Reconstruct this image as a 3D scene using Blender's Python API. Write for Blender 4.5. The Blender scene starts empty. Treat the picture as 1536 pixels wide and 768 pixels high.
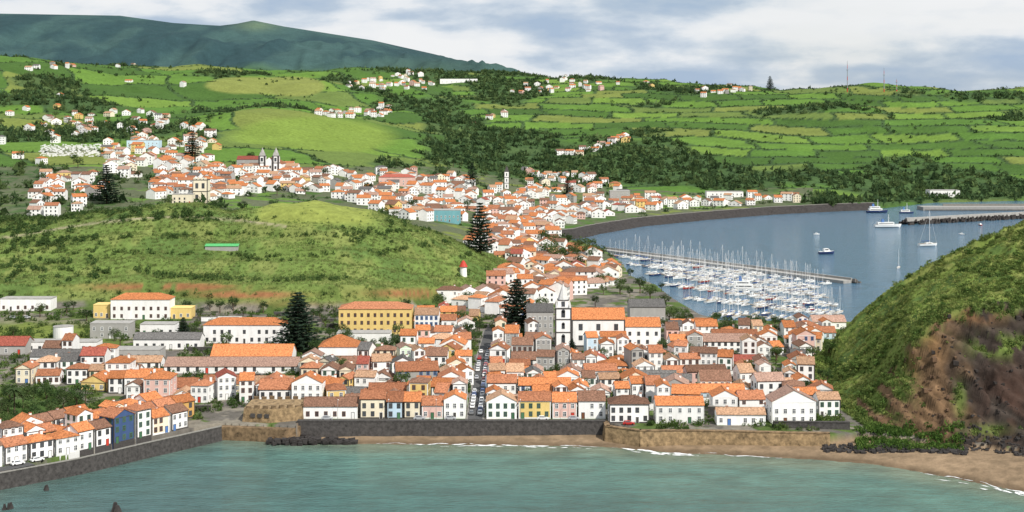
import bpy, math, random
import numpy as np
from mathutils import Vector
random.seed(7); rng=np.random.default_rng(7)
S=bpy.context.scene; C=S.collection
F=2110.; HC=115.; CX=768.; HY=170.
R=math.radians; U=random.uniform
# ---------------------------------------------------------------- noise
def hsh(ix,iy,s):
    n=(ix*374761393+iy*668265263+s*144269504)&0xFFFFFFFF
    n=((n^(n>>13))*1274126177)&0xFFFFFFFF
    n=n^(n>>16)
    return (n&0xFFFF)/65535.
def vn(x,y,s=0):
    xi=np.floor(x).astype(np.int64); yi=np.floor(y).astype(np.int64)
    fx=x-xi; fy=y-yi; fx=fx*fx*(3-2*fx); fy=fy*fy*(3-2*fy)
    a=hsh(xi,yi,s);b=hsh(xi+1,yi,s);c=hsh(xi,yi+1,s);d=hsh(xi+1,yi+1,s)
    return (a*(1-fx)+b*fx)*(1-fy)+(c*(1-fx)+d*fx)*fy
def fbm(x,y,s=0,o=4):
    r=0;a=.5;t=0
    for i in range(o):
        r=r+a*vn(x*2**i,y*2**i,s+i*17); t+=a; a*=.5
    return r/t
def sm(a,b,x):
    t=np.clip((x-a)/(b-a),0,1); return t*t*(3-2*t)
ip=np.interp
# ---------------------------------------------------------------- materials
def nodes(name):
    m=bpy.data.materials.new(name); m.use_nodes=True
    nt=m.node_tree; b=nt.nodes['Principled BSDF']; return m,nt,b
def translu(m,f=.38):
    nt=m.node_tree; b=nt.nodes['Principled BSDF']; src=b.inputs['Base Color'].links[0].from_socket
    t=nt.nodes.new('ShaderNodeBsdfTranslucent'); x=nt.nodes.new('ShaderNodeMixShader'); x.inputs[0].default_value=f
    nt.links.new(src,t.inputs[0]); nt.links.new(b.outputs[0],x.inputs[1]); nt.links.new(t.outputs[0],x.inputs[2])
    nt.links.new(x.outputs[0],nt.nodes['Material Output'].inputs[0]); return m
def mat(name,col,rough=.85,var=.25,sc=.8,bump=0.,rnd=.12,metal=0.,stretch=(1,1,1),spec=.3):
    m,nt,b=nodes(name); N=nt.nodes.new; L=nt.links.new
    b.inputs['Roughness'].default_value=rough; b.inputs['Metallic'].default_value=metal
    b.inputs['Specular IOR Level'].default_value=spec
    tc=N('ShaderNodeTexCoord'); mp=N('ShaderNodeMapping'); mp.inputs['Scale'].default_value=stretch
    L(tc.outputs['Object'],mp.inputs[0])
    no=N('ShaderNodeTexNoise'); no.inputs['Scale'].default_value=sc; no.inputs['Detail'].default_value=6; no.inputs['Roughness'].default_value=.65
    L(mp.outputs[0],no.inputs['Vector'])
    mr=N('ShaderNodeMapRange'); mr.inputs[1].default_value=.3; mr.inputs[2].default_value=.7
    mr.inputs[3].default_value=1-var; mr.inputs[4].default_value=1+var*.6
    L(no.outputs[0],mr.inputs[0])
    oi=N('ShaderNodeObjectInfo'); m2=N('ShaderNodeMapRange'); m2.inputs[3].default_value=1-rnd; m2.inputs[4].default_value=1+rnd
    L(oi.outputs['Random'],m2.inputs[0])
    mu=N('ShaderNodeMath'); mu.operation='MULTIPLY'; L(mr.outputs[0],mu.inputs[0]); L(m2.outputs[0],mu.inputs[1])
    vm=N('ShaderNodeVectorMath'); vm.operation='SCALE'; vm.inputs[0].default_value=col[:3]; L(mu.outputs[0],vm.inputs['Scale'])
    L(vm.outputs[0],b.inputs['Base Color'])
    if bump:
        bp=N('ShaderNodeBump'); bp.inputs['Strength'].default_value=bump; bp.inputs['Distance'].default_value=.2
        L(no.outputs[0],bp.inputs['Height']); L(bp.outputs[0],b.inputs['Normal'])
    return m
def vcmat(name,rough=.95,var=.3,s1=.25,s2=.03,bump=.5,dist=.5,v2=None):
    m,nt,b=nodes(name); N=nt.nodes.new; L=nt.links.new
    b.inputs['Roughness'].default_value=rough; b.inputs['Specular IOR Level'].default_value=.05
    at=N('ShaderNodeAttribute'); at.attribute_name='Col'
    ge=N('ShaderNodeNewGeometry')
    f=[]
    for s,v in ((s1,var),(s2,var if v2 is None else v2)):
        no=N('ShaderNodeTexNoise'); no.inputs['Scale'].default_value=s; no.inputs['Detail'].default_value=8; no.inputs['Roughness'].default_value=.7
        L(ge.outputs['Position'],no.inputs['Vector'])
        mr=N('ShaderNodeMapRange'); mr.inputs[1].default_value=.3; mr.inputs[2].default_value=.7
        mr.inputs[3].default_value=1-v; mr.inputs[4].default_value=1+v; L(no.outputs[0],mr.inputs[0]); f.append((mr,no))
    mu=N('ShaderNodeMath'); mu.operation='MULTIPLY'; L(f[0][0].outputs[0],mu.inputs[0]); L(f[1][0].outputs[0],mu.inputs[1])
    vm=N('ShaderNodeVectorMath'); vm.operation='SCALE'; L(at.outputs['Color'],vm.inputs[0]); L(mu.outputs[0],vm.inputs['Scale'])
    L(vm.outputs[0],b.inputs['Base Color'])
    if bump:
        bp=N('ShaderNodeBump'); bp.inputs['Strength'].default_value=bump; bp.inputs['Distance'].default_value=dist
        L(f[0][1].outputs[0],bp.inputs['Height']); L(bp.outputs[0],b.inputs['Normal'])
    return m
M={}
WALLC={'white':(.84,.83,.81),'cream':(.76,.68,.52),'yellow':(.72,.53,.20),'pink':(.70,.46,.40),'pale blue':(.52,.66,.76),'pale green':(.55,.66,.50),'grey':(.36,.35,.33),'ochre':(.55,.33,.11),'dark blue':(.05,.09,.2),'teal':(.16,.36,.40)}
for k,c in WALLC.items(): M[k]=mat(k+' plaster',c,.9,.14,.5,0,.06,stretch=(1,1,.35))
ROOFC={'orange':(.49,.185,.075),'terracotta':(.37,.155,.083),'brown':(.21,.115,.078),'pinkish':(.39,.25,.195),'faded':(.44,.27,.17),'grey':(.14,.135,.13),'red':(.31,.09,.065)}
for k,c in ROOFC.items(): M['r'+k]=mat(k+' tiles',c,.95,.65,1.7,.8,.28,spec=.1)
M['dark']=mat('dark basalt trim',(.07,.065,.062),.9,.3,2)
M['whitetrim']=mat('white painted trim',(.75,.75,.73),.8,.1,2)
M['greentrim']=mat('green painted trim',(.06,.16,.08),.7,.1,2)
M['browntrim']=mat('brown wood trim',(.17,.07,.035),.7,.2,2)
M['bluetrim']=mat('blue painted trim',(.08,.18,.42),.7,.1,2)
M['glass']=mat('window glass',(.065,.072,.082),.15,.3,1,0,.3,spec=.5)
M['basalt']=mat('basalt masonry',(.07,.065,.062),.95,.55,.9,.8,.1)
M['coping']=mat('grey stone coping',(.22,.21,.19),.95,.3,1.2)
M['spirestone']=mat('pale grey spire plaster',(.60,.60,.58),.9,.2,1.2)
M['tanstone']=mat('tan fort stone',(.20,.135,.075),.95,.75,.55,1.,.1)
M['tanlight']=mat('pale fort stone',(.28,.195,.105),.95,.7,.6,1.,.08)
M['concrete']=mat('concrete',(.33,.32,.30),.95,.25,.4)
M['asphalt']=mat('asphalt',(.085,.085,.086),.95,.25,.3)
M['pave']=mat('pavement stone',(.2,.19,.175),.95,.25,.6)
M['trunk']=mat('bark',(.10,.07,.045),.95,.3,2)
M['leaf']=translu(mat('broad leaves',(.05,.092,.026),.9,.5,.6,0,.35))
M['leaf2']=translu(mat('pale leaves',(.08,.125,.036),.9,.5,.6,0,.3))
M['pine']=translu(mat('pine needles',(.020,.042,.022),.9,.5,.5,0,.15),.2)
M['palmleaf']=translu(mat('palm fronds',(.06,.10,.03),.85,.4,.8,0,.1))
M['hullw']=mat('white boat gelcoat',(.80,.80,.78),.35,.06,.5,0,.04,spec=.5)
M['hullb']=mat('navy boat gelcoat',(.03,.05,.14),.35,.1,.5,0,.1,spec=.5)
M['hullr']=mat('red boat paint',(.35,.04,.03),.4,.1,.5,0,.1,spec=.5)
M['canvas']=mat('blue canvas',(.05,.11,.28),.9,.2,1,0,.3)
M['alu']=mat('mast aluminium',(.75,.75,.75),.4,.05,1,0,.05)
M['teak']=mat('teak deck',(.36,.29,.2),.8,.2,1,0,.1)
M['deckwood']=mat('pontoon planks',(.32,.29,.25),.9,.25,1)
M['rock']=mat('black lava rock',(.045,.04,.038),.95,.5,.5,.8,.1)
M['greyrock']=mat('grey armour rock',(.15,.14,.13),.95,.5,.5,.8,.1)
M['darkrock']=mat('dark cliff rock',(.034,.028,.025),.95,.5,.5,.8,.1)
M['scoria']=mat('brown scoria rock',(.12,.072,.042),.95,.6,.35,.8,.1)
M['tyre']=mat('rubber',(.02,.02,.02),.9,.1,3)
M['lamp']=mat('headlight',(.7,.7,.68),.2,.05,3)
M['steel']=mat('grey steel',(.28,.29,.3),.6,.15,1)
M['redpaint']=mat('red paint',(.5,.05,.03),.6,.15,1)
M['greenroof']=mat('green sheeting',(.08,.36,.12),.7,.2,1)
CARC={'white':(.78,.78,.77),'silver':(.42,.43,.45),'black':(.02,.02,.024),'red':(.42,.03,.025),'blue':(.04,.09,.28),'grey':(.14,.145,.15)}
for k,c in CARC.items(): M['car'+k]=mat(k+' car paint',c,.3,.04,1,0,.03,spec=.5)
M['terrain']=vcmat('terrain cover',var=.30,s1=.22,s2=.02,bump=.75,dist=1.1,v2=.15)
M['scrub']=translu(vcmat('scrub leaves',var=.3,s1=.6,s2=.05,bump=0,v2=.2),.4)
# ---------------------------------------------------------------- object helpers
def tags(o,label=None,cat=None,group=None,kind=None):
    if label:o['label']=label
    if cat:o['category']=cat
    if group:o['group']=group
    if kind:o['kind']=kind
    return o
def thing(name,label,cat,loc,rz=0,group=None):
    o=bpy.data.objects.new(name,None); C.objects.link(o); o.location=loc; o.rotation_euler=(0,0,rz); o.empty_display_size=.3
    return tags(o,label,cat,group)
def part(name,me,par,loc=(0,0,0),rz=0):
    o=bpy.data.objects.new(name,me); C.objects.link(o); o.parent=par; o.location=loc; o.rotation_euler=(0,0,rz); return o
def solo(name,me,loc=(0,0,0),rz=0,**k):
    o=bpy.data.objects.new(name,me); C.objects.link(o); o.location=loc; o.rotation_euler=(0,0,rz); return tags(o,**k)
BOXF=[(0,1,2,3),(7,6,5,4),(0,4,5,1),(1,5,6,2),(2,6,7,3),(3,7,4,0)]
class MB:
    def __init__(s): s.v=[];s.f=[];s.m=[]
    def add(s,vs,fs,mi=0):
        o=len(s.v); s.v+=[tuple(p) for p in vs]; s.f+=[tuple(i+o for i in f) for f in fs]; s.m+=[mi]*len(fs); return s
    def box(s,x0,x1,y0,y1,z0,z1,mi=0):
        return s.add([(x0,y0,z0),(x0,y1,z0),(x1,y1,z0),(x1,y0,z0),(x0,y0,z1),(x0,y1,z1),(x1,y1,z1),(x1,y0,z1)],BOXF,mi)
    def frus(s,cx,cy,z0,z1,a0,b0,a1,b1,mi=0):
        return s.add([(cx-a0,cy-b0,z0),(cx-a0,cy+b0,z0),(cx+a0,cy+b0,z0),(cx+a0,cy-b0,z0),(cx-a1,cy-b1,z1),(cx-a1,cy+b1,z1),(cx+a1,cy+b1,z1),(cx+a1,cy-b1,z1)],BOXF,mi)
    def ext(s,poly,ax,lo,hi,mi=0):
        n=len(poly)
        def mk(p,t): return (t,p[0],p[1]) if ax=='x' else ((p[0],t,p[1]) if ax=='y' else (p[0],p[1],t))
        vs=[mk(p,lo) for p in poly]+[mk(p,hi) for p in poly]
        return s.add(vs,[tuple(range(n))[::-1],tuple(range(n,2*n))]+[(i,(i+1)%n,n+(i+1)%n,n+i) for i in range(n)],mi)
    def tube(s,p,q,r0,r1,n=6,mi=0):
        p=Vector(p);q=Vector(q);d=(q-p).normalized(); a=d.orthogonal().normalized(); b=d.cross(a)
        vs=[]
        for c,r in ((p,r0),(q,r1)):
            for i in range(n):
                t=i*2*math.pi/n; vs.append(c+a*(r*math.cos(t))+b*(r*math.sin(t)))
        return s.add(vs,[tuple(range(n))[::-1],tuple(range(n,2*n))]+[(i,(i+1)%n,n+(i+1)%n,n+i) for i in range(n)],mi)
    def merge(s,o,loc,rz,mi):
        c=math.cos(rz);n=math.sin(rz)
        return s.add([(x*c-y*n+loc[0],x*n+y*c+loc[1],z+loc[2]) for x,y,z in o.v],o.f,mi)
    def mesh(s,name,mats):
        me=bpy.data.meshes.new(name); me.from_pydata(s.v,[],s.f)
        for m in (mats if isinstance(mats,(list,tuple)) else [mats]): me.materials.append(M[m] if isinstance(m,str) else m)
        if any(s.m): me.polygons.foreach_set('material_index',s.m)
        me.update(); return me
def npmesh(name,V,Fa,mats,cols=None,smooth=False):
    me=bpy.data.meshes.new(name); k=Fa.shape[1]; m=len(Fa)
    me.vertices.add(len(V)); me.vertices.foreach_set('co',np.ascontiguousarray(V,dtype=np.float32).ravel())
    me.loops.add(m*k); me.loops.foreach_set('vertex_index',np.ascontiguousarray(Fa,dtype=np.int32).ravel())
    me.polygons.add(m); me.polygons.foreach_set('loop_start',np.arange(0,m*k,k,dtype=np.int32))
    me.update(calc_edges=True)
    if cols is not None:
        a=me.color_attributes.new('Col','FLOAT_COLOR','POINT')
        a.data.foreach_set('color',np.concatenate([cols,np.ones((len(cols),1))],1).astype(np.float32).ravel())
    me.materials.append(mats)
    if smooth: me.polygons.foreach_set('use_smooth',np.ones(m,dtype=bool))
    return me
ON=['','first','second','third','fourth','fifth','sixth','seventh','eighth','ninth','tenth','eleventh','twelfth','thirteenth','fourteenth','fifteenth','sixteenth','seventeenth','eighteenth','nineteenth']
TN={2:'twent',3:'thirt',4:'fort',5:'fift',6:'sixt',7:'sevent',8:'eight',9:'ninet'}
def od(i):
    if i<20: return ON[i]
    if i>=100: return 'hundred-and-'+od(i-100) if i>100 else 'hundredth'
    return TN[i//10]+('ieth' if i%10==0 else 'y-'+ON[i%10])
# ---------------------------------------------------------------- terrain
DP=3.; PXS=np.arange(-360,1921,DP); NP=len(PXS)
YS=np.concatenate([np.arange(385,462,1.5),np.arange(462,550,.5),np.arange(550,760,1.2),np.arange(760,1100,2.4),np.arange(1100,2200,5.5),np.arange(2200,4300,12),np.arange(4300,9001,60)])
COLS={-360:[(400,5),(720,12),(900,20),(1000,30),(1200,45),(1700,80),(2400,135),(3000,240),(3800,230)],
0:[(400,4.6),(720,10),(1000,25),(1200,38),(1400,49),(1500,57),(1700,71),(2000,96),(2400,127),(3000,238),(3800,222)],
200:[(400,4.6),(510,5.2),(720,10),(1000,22),(1250,45),(1600,62),(1850,76),(2200,105),(2600,140),(3300,232),(4000,222)],
400:[(400,4.6),(510,5.5),(720,9.5),(1000,20),(1350,38),(1600,54),(1800,68),(2800,141),(3300,209),(3600,234),(4200,222)],
600:[(500,5.5),(720,9),(1000,20),(1350,30),(1700,38),(1900,50),(2100,68),(2800,128),(3300,185),(3700,229),(4300,218)],
800:[(500,5.5),(720,7),(1000,6),(1400,6),(1700,11),(1900,25),(2200,42),(2600,78),(3100,144),(3700,229),(4300,218)],
1000:[(500,5.5),(720,6),(1000,5),(1600,5),(1800,6),(2000,15),(2150,33),(2500,80),(3000,143),(3400,192),(4200,180)],
1200:[(500,5.5),(720,5.5),(1745,5),(1830,7),(1950,22),(2250,62),(2700,115),(3100,171),(3900,150)],
1400:[(500,4),(1866,4),(1950,9),(2100,35),(2400,81),(2800,141),(3000,169),(3800,140)],
1536:[(500,4),(1866,4),(1950,9),(2100,40),(2350,85),(2950,176),(3800,140)],
1920:[(500,4),(1866,4),(1950,9),(2350,90),(2950,192),(3800,140)]}
cp=sorted(COLS); taps=np.linspace(-.045,.045,7)
ZC=np.array([np.mean([ip(YS*(1+t),[k[0] for k in COLS[c]],[k[1] for k in COLS[c]]) for t in taps],0) for c in cp])
Wt=np.zeros((NP,len(cp)))
for i in range(len(cp)):
    e=np.zeros(len(cp)); e[i]=1
    Wt[:,i]=np.mean([ip(PXS+t,cp,e) for t in np.linspace(-70,70,9)],0)
Z=(Wt@ZC).T
PX,YY=np.meshgrid(PXS,YS); X=(PX-CX)/F*YY
Z+=28*np.exp(-((X+325)/150)**2-((YY-2120)/170)**2)
Z+=16*np.exp(-((X+470)/200)**2-((YY-3000)/170)**2)
amp=ip(YY,[1000,1500,2200,3000,4000],[0,4,26,26,22])
Z+=(fbm(X/200,YY/240,3,4)-.5)*amp*1.75
t=sm(4200,6000,YY)
mz=115+(170-ip(PX,[-360,0,180,260,330,355,380,405,425,470,560,650,750,820,900,1920],[15,22,25,36,40,37,32,37,41,48,62,82,107,130,150,170]))*2.844
gul=1-np.abs(2*fbm(X/330,YY/1100,11,4)-1)
Z=Z*(1-t)+(mz)*t+ ((gul-.75)*170+(fbm(X/120,YY/200,12,4)-.5)*60)*sm(4300,4700,YY)*(1-sm(4900,5700,YY))*sm(900,700,PX)
# green hill behind the yards
q0=ip(PX,[-360,0,100,200,300,345,380,420,470,560,640,700,755,790],[46,47,48.3,55.8,57.5,53.3,54.5,57.5,58.3,51.6,41.5,29.5,18,7])
qf=ip(PX,[-360,0,200,500,600,650,700,800],[765,752,748,735,752,772,788,806])
t=np.clip((YY-qf)/(880-qf),0,1)
t=t+.030*np.sin(t*34+fbm(X/60,YY/60,6,2)*6)*sm(0,.1,t)*sm(1,.85,t)
prof=np.where(YY<880,.28*sm(0,.08,t)+.72*sm(.1,1,t),1-sm(880,1070,YY))
QM=sm(806,768,PX)*prof
Zq=Z+(q0-Z)*QM+(fbm(X/30,YY/30,5)-.5)*8*QM
Z=np.where(QM>.001,np.maximum(Z,Zq),Z)
def Wp(px,py,z=0.):
    Y=F*(HC-z)/(py-HY); return ((px-CX)/F*Y,Y,z)
HP=[(838,358),(860,356),(880,351),(950,339),(1050,329),(1150,321),(1250,316),(1310,314),(1400,304),(1536,301),(1920,300),(1920,500),(1536,497),(1280,496),(1180,497),(1080,496),(1050,487),(1005,458),(985,440),(945,425),(935,405),(905,382),(868,372),(842,364)]
HW=[Wp(*p)[:2] for p in HP]
def pip(x,y,poly):
    r=np.zeros(np.shape(x),bool); n=len(poly)
    for i in range(n):
        x0,y0=poly[i];x1,y1=poly[(i+1)%n]
        if y0==y1: continue
        c=((y0>y)!=(y1>y))&(x<(x1-x0)*(y-y0)/(y1-y0)+x0); r^=c
    return r
HM=pip(X,YY,HW)
Z=np.where((YY>1000),np.maximum(Z,3.5),Z)
SHP=[-360,0,100,200,330,450,530,700,900,1000,1100,1200,1300,1400,1536,1920]
SHY=[F*HC/(y-HY) for y in [850,735,707,682,657,662,666,667,670,679,683,688,695,712,738,820]]
YSH=ip(PX,SHP,SHY); sd=YY-YSH
WLP=[450,905,960,1100,1245,1300,1400,1480,1536,1920]; WLY=[499.3,499.3,486,485,481,486,478,473,466,440]
YW=ip(PX,WLP,WLY)
beach=np.clip(sd*.13,-6,2.4)+(fbm(X/4,YY/4,8,3)-.5)*.3
front=np.where(PX<450,np.where(sd<0,-5,Z),np.where(YY<YW,beach,Z))
Z=np.where(YY<560,front,Z)
# right headland with eroded face
TPX=[1212,1228,1245,1290,1340,1400,1470,1536,1700,1920]; TPY=[585,545,515,468,430,394,360,331,255,170]
zc=115-(ip(PX,TPX,TPY)-170)*622/F
Yf=ip(PX,[1200,1215,1250,1300,1400,1480,1536,1920],[625,606,530,494,479,473,466,435])
Yr=ip(PX,[1200,1225,1250,1290,1320,1345,1370,1400,1440,1480,1536,1920],[627,610,560,530,522,519,517,517,521,520,523,500])
zr=ip(PX,[1200,1225,1250,1290,1310,1330,1345,1370,1400,1440,1480,1536,1920],[4,5,7,9,13,18,23,33,39,43,45,44,60])
u0=np.clip((YY-Yf)/(Yr-Yf),0,1); zz0=3+(zr-3)*u0
cm_=sm(1290,1340,PX)
big_=(fbm(X/16,zz0/16+YY/60,21,3)-.5)*15; rid=1-np.abs(2*fbm((X+zz0*.55)/9,(zz0-X*.3)/14,23,4)-1)
Yq=YY+(big_+(rid-.72)*9+(fbm(X/2.4,zz0/2.4,27,4)-.5)*3.4)*(.25+.75*cm_)
tt=np.clip((Yq-Yf)/(Yr-Yf),0,1)
sl_=(tt*(zr-3)+X*.3+(fbm(X/14,YY/14,33,2)-.5)*8)/4.2; stp=(np.floor(sl_)+sm(.2,.8,sl_%1)-sl_)*.4
tl=np.clip(tt+stp*4.2/np.maximum(zr,10)*sm(.02,.12,tt)*sm(1,.9,tt)*cm_,0,1)
u=np.clip((Yq-Yr)/(622-Yr),0,1)
zz=np.where(Yq<Yr,3+(zr-3)*(.75*tl+.25*tl*tl),np.where(YY<622,zr+(zc-zr)*u,zc*(1-sm(622,752,YY))+2))
zn=((fbm(X/22+YY/90,YY/50,30,3)-.5)*8*sm(0,.25,u)*sm(1,.6,u)+(fbm(X/8,YY/8,31,4)-.5)*4.6*sm(0,.4,u)+(fbm(X/2.5,YY/2.5,32,3)-.5)*1.7)*sm(1215,1290,PX)
zz=zz+zn
RM=(PX>1212)&(Yq>Yf)&(YY<752)
for it in range(3):
    pyi=np.where(RM&(YY>Yr),HY+(HC-zz)*F/YY,9999); k=np.argmin(pyi,0); cur=pyi[k,np.arange(NP)]; yk=YS[k]; zk=HC-(cur-HY)*yk/F
    tg_=HC-(ip(PXS,TPX,TPY)-HY)*yk/F; d=np.where(cur<9000,np.clip(tg_-zk,-25,25),0); d=np.convolve(np.pad(d,6,'edge'),np.ones(13)/13,'valid')
    zz=zz+d[None,:]*sm(0,.7,u)
Z=np.where(RM,np.maximum(Z,zz),Z)
CLIFF=RM&(Yq<Yr+1.5)&(PX>1285)
Z=np.where(HM&~(RM&(zz>2)),-5,Z)
ZG=Z
def gz(x,y):
    px=CX+F*x/y; a=(px-PXS[0])/DP; j=int(min(max(a,0),NP-2)); u=min(max(a-j,0),1)
    k=int(min(max(np.searchsorted(YS,y)-1,0),len(YS)-2)); v=min(max((y-YS[k])/(YS[k+1]-YS[k]),0),1)
    return float((ZG[k,j]*(1-u)+ZG[k,j+1]*u)*(1-v)+(ZG[k+1,j]*(1-u)+ZG[k+1,j+1]*u)*v)
def P(px,py,ymin=380):
    j=int(min(max(round((px-PXS[0])/DP),0),NP-1)); ray=HC-(py-HY)*YS/F
    hit=(np.maximum(ZG[:,j],0)>=ray)&(YS>ymin); k=int(np.argmax(hit))
    if not hit[k]: k=len(YS)-1
    Y=float(YS[k])
    if k>0:
        a=ray[k-1]-max(ZG[k-1,j],0); b=ray[k]-max(ZG[k,j],0)
        if a>0 and a-b>1e-6: Y=float(YS[k-1]+(YS[k]-YS[k-1])*min(1,a/(a-b)))
    x=(px-CX)/F*Y; return x,Y,gz(x,Y)
# ---- land cover
PYI=HY+(HC-Z)*F/YY
def bl(px,py,sx,sy): return np.exp(-((PX-px)/sx)**2-((PYI-py)/sy)**2)
col=np.zeros(Z.shape+(3,))
def setc(mask,c,w=None):
    global col
    mm=(mask.astype(float) if w is None else mask*w)[...,None]; col=col*(1-mm)+np.array(c)*mm
g=fbm(X/13,YY/13,41,4)
setc(np.ones_like(Z,bool),(.13,.12,.105))
setc(sm(.44,.54,g),(.08,.12,.034))
setc(sm(.58,.64,fbm(X/8,YY/8,47,3)),(.21,.19,.155))
setc(np.clip(bl(55,500,110,16)*1.6,0,1),(.15,.19,.045)); setc(np.clip(bl(40,622,60,30)*1.6,0,1),(.06,.105,.028))
setc(np.clip(bl(120,540,160,8)*1.3+bl(560,508,80,7),0,1)*.8,(.16,.15,.135))
FAR=YY>1050
warp=(fbm(X/260,YY/260,51,3)-.5)*170
right=(PX>680)&(YY>1850)
cw=(fbm(X/260,YY/260,53,2)-.5)*20
STP=12.
ciR=np.floor((Z+cw)/STP).astype(np.int64); fR=((Z+cw)/STP)%1
wR=80+140*hsh(ciR,ciR*0,5); uR=(X+warp*.6+hsh(ciR,ciR*0,9)*400)/wR; cjR=np.floor(uR).astype(np.int64)
uL=(X*.85+YY*.5+warp)/170; vL=(-X*.5+YY*.85+warp*.8)/155
ciL=np.floor(vL).astype(np.int64); cjL=np.floor(uL).astype(np.int64)
ci=np.where(right,ciR,ciL); cj=np.where(right,cjR,cjL)
fu=np.where(right,uR%1,uL%1); fv=np.where(right,fR,vL%1)
cr=hsh(ci,cj,61)
pal=np.array([(.105,.19,.035),(.08,.158,.031),(.13,.212,.04),(.066,.13,.028),(.15,.185,.047),(.095,.178,.033),(.056,.11,.026),(.115,.165,.043)])
fc=pal[np.minimum((cr*8).astype(int),7)]
mm=FAR[...,None]; col=np.where(mm,fc,col)
eu=np.minimum(fu,1-fu)*np.where(right,wR,165); ev=np.minimum(fv,1-fv)*np.where(right,STP,155)
LAND=Z>3
HEDGE=FAR&LAND&(YY<4100)&((eu<4.)|(ev<np.where(right,1.1,4.5)))&(hsh(ci,cj,67)>.04)
wd=fbm(X/200,YY/270,71,4)+.15*(bl(1110,274,190,11)*.6+bl(690,200,45,52)+bl(480,246,190,14)+bl(950,245,60,16)+bl(1480,282,110,8)*.5+bl(230,120,150,10)*.8+bl(60,130,60,26)+bl(860,262,110,10)+bl(820,105,200,5)+bl(620,215,50,20)*.6+bl(1000,190,26,30)*.5+bl(60,195,90,26)*.7+bl(260,205,70,22)*.6+bl(330,165,60,14)*.5)-.2*(bl(470,205,120,26)*1.6+bl(1230,195,160,42)*.9+bl(1440,200,160,55)*.8+bl(380,130,100,20)*1.3+bl(850,185,95,30)*1.2+bl(1060,230,70,24)*.8+bl(560,140,100,14)*.6)
WOODW=sm(.495,.585,wd+(fbm(X/45,YY/60,73,3)-.5)*.10)*FAR*LAND*(YY<4300)
meadow=bl(470,205,140,34)*FAR*(YY>1850)*(YY<2300); WOODW=WOODW*(meadow<.4)
setc(WOODW*.85,(.052,.09,.036)); setc(HEDGE*.9,(.042,.075,.03))
setc(sm(.35,.6,meadow),(.15,.215,.043)); HEDGE&=meadow<.4
yp=np.clip(bl(360,128,55,13)*1.5+bl(445,130,45,15)*1.5,0,1)*FAR*(YY>2200); setc(sm(.5,.75,yp),(.18,.205,.056)); WOODW=WOODW*(yp<.6); HEDGE&=yp<.8
tw=FAR&(YY<1900)&(PX<1220)&(PYI>250); setc(tw,(.10,.115,.066),sm(.35,.5,g)); WOODW=WOODW*np.where(tw,.35,1)
mt=sm(4250,4600,YY); q_=sm(.42,.60,fbm(X/180,YY/420,81,6))[...,None]; mc=np.array((.029,.060,.066))*(1-q_)+np.array((.046,.089,.086))*q_; col=col*(1-mt[...,None])+mc*mt[...,None]  # mountain: distance haze and cloud shadow painted in as darker, bluer ground colour
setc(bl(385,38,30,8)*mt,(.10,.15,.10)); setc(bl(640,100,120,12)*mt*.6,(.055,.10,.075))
cem=FAR&(bl(105,226,55,9)>.5); setc(cem*.7,(.20,.20,.155)); WOODW=WOODW*~cem
# hill cover
QW=sm(.05,.13,QM)*(YY<1060); qn=fbm(X/14,YY/14,91,4)
setc(QW,(.125,.18,.048)); setc(QW*sm(.5,.6,qn),(.17,.205,.062)); setc(QW*sm(.58,.66,fbm(X/22,YY/22,92,3)),(.095,.15,.042))
top=QW*sm(375,395,PX)*sm(585,540,PX)*sm(346,328,PYI); setc(top,(.215,.25,.062))
redm=QW*np.maximum(np.maximum(bl(400,466,140,9),bl(250,430,100,5)*.8),np.maximum(bl(370,442,70,5)*.7,bl(620,440,60,6)*.6))*sm(.36,.48,qn+.06); redm=np.clip(redm*2.2,0,1); setc(redm,(.25,.12,.056))
path=QW*np.exp(-((PYI-(345-18*np.sin((PX-60)/120.)+(PX-200)*-.02))/1.8)**2)*(PX<430); setc(path*.9,(.30,.26,.18))
# headland cover
rn=fbm(X/7,YY/7,95,4)
setc(RM,(.14,.19,.045)); setc(RM*sm(.48,.6,rn),(.19,.215,.062)); setc(RM*sm(.53,.62,fbm(X/12,YY/12,96,3)),(.08,.125,.034))
cl=CLIFF.astype(float); cn=fbm(X/6,Z/6,97,5); cn2=fbm(X/1.9,Z/1.3,98,4); dr=sm(1375,1475,PX+(cn-.5)*130-(PYI-560)*.25)
cc_=np.array((.135,.085,.048))*(1-dr[...,None])+np.array((.040,.032,.027))*dr[...,None]
lay=.8+.4*sm(.3,.7,sl_%1)
cc_=cc_*((.5+1.0*cn2)*lay)[...,None]; col=np.where(CLIFF[...,None],cc_,col)
setc(cl*np.clip(bl(1378,520,34,42)*1.4,0,1)*sm(.42,.54,cn),(.215,.125,.06)); setc(cl*np.clip(bl(1440,474,60,12)*1.3,0,1)*sm(.40,.54,cn),(.17,.095,.05))
setc(cl*np.clip(bl(1515,600,45,60),0,1)*sm(.48,.58,cn)*.6,(.07,.038,.028))
gc=np.clip(bl(1505,520,40,14)*1.2+bl(1340,575,24,45)*1.3+bl(1300,610,30,35)*1.5+bl(1440,600,9,22)*.8+bl(1480,645,30,8)*.6+np.exp(-((Yq-Yr)/3.5)**2)*.8,0,1)*sm(.40,.50,fbm(X/4,Z/4,99,4)+.06); setc(cl*gc,(.13,.18,.045))
bm=(YY<YW)&(PX>=445)&(YY<520)&~RM; setc(bm,(.25,.18,.115)); setc(bm*sm(6,1.2,sd),(.14,.10,.064)); setc(bm*sm(.5,.64,fbm(X/3,YY/3,99,4))*.5,(.17,.125,.08))
setc(bm&(sd<-1),(.12,.15,.11))
nr,nc=Z.shape
idx=np.arange(nr*nc).reshape(nr,nc)
Fa=np.stack([idx[:-1,:-1],idx[:-1,1:],idx[1:,1:],idx[1:,:-1]],-1).reshape(-1,4)
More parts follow.
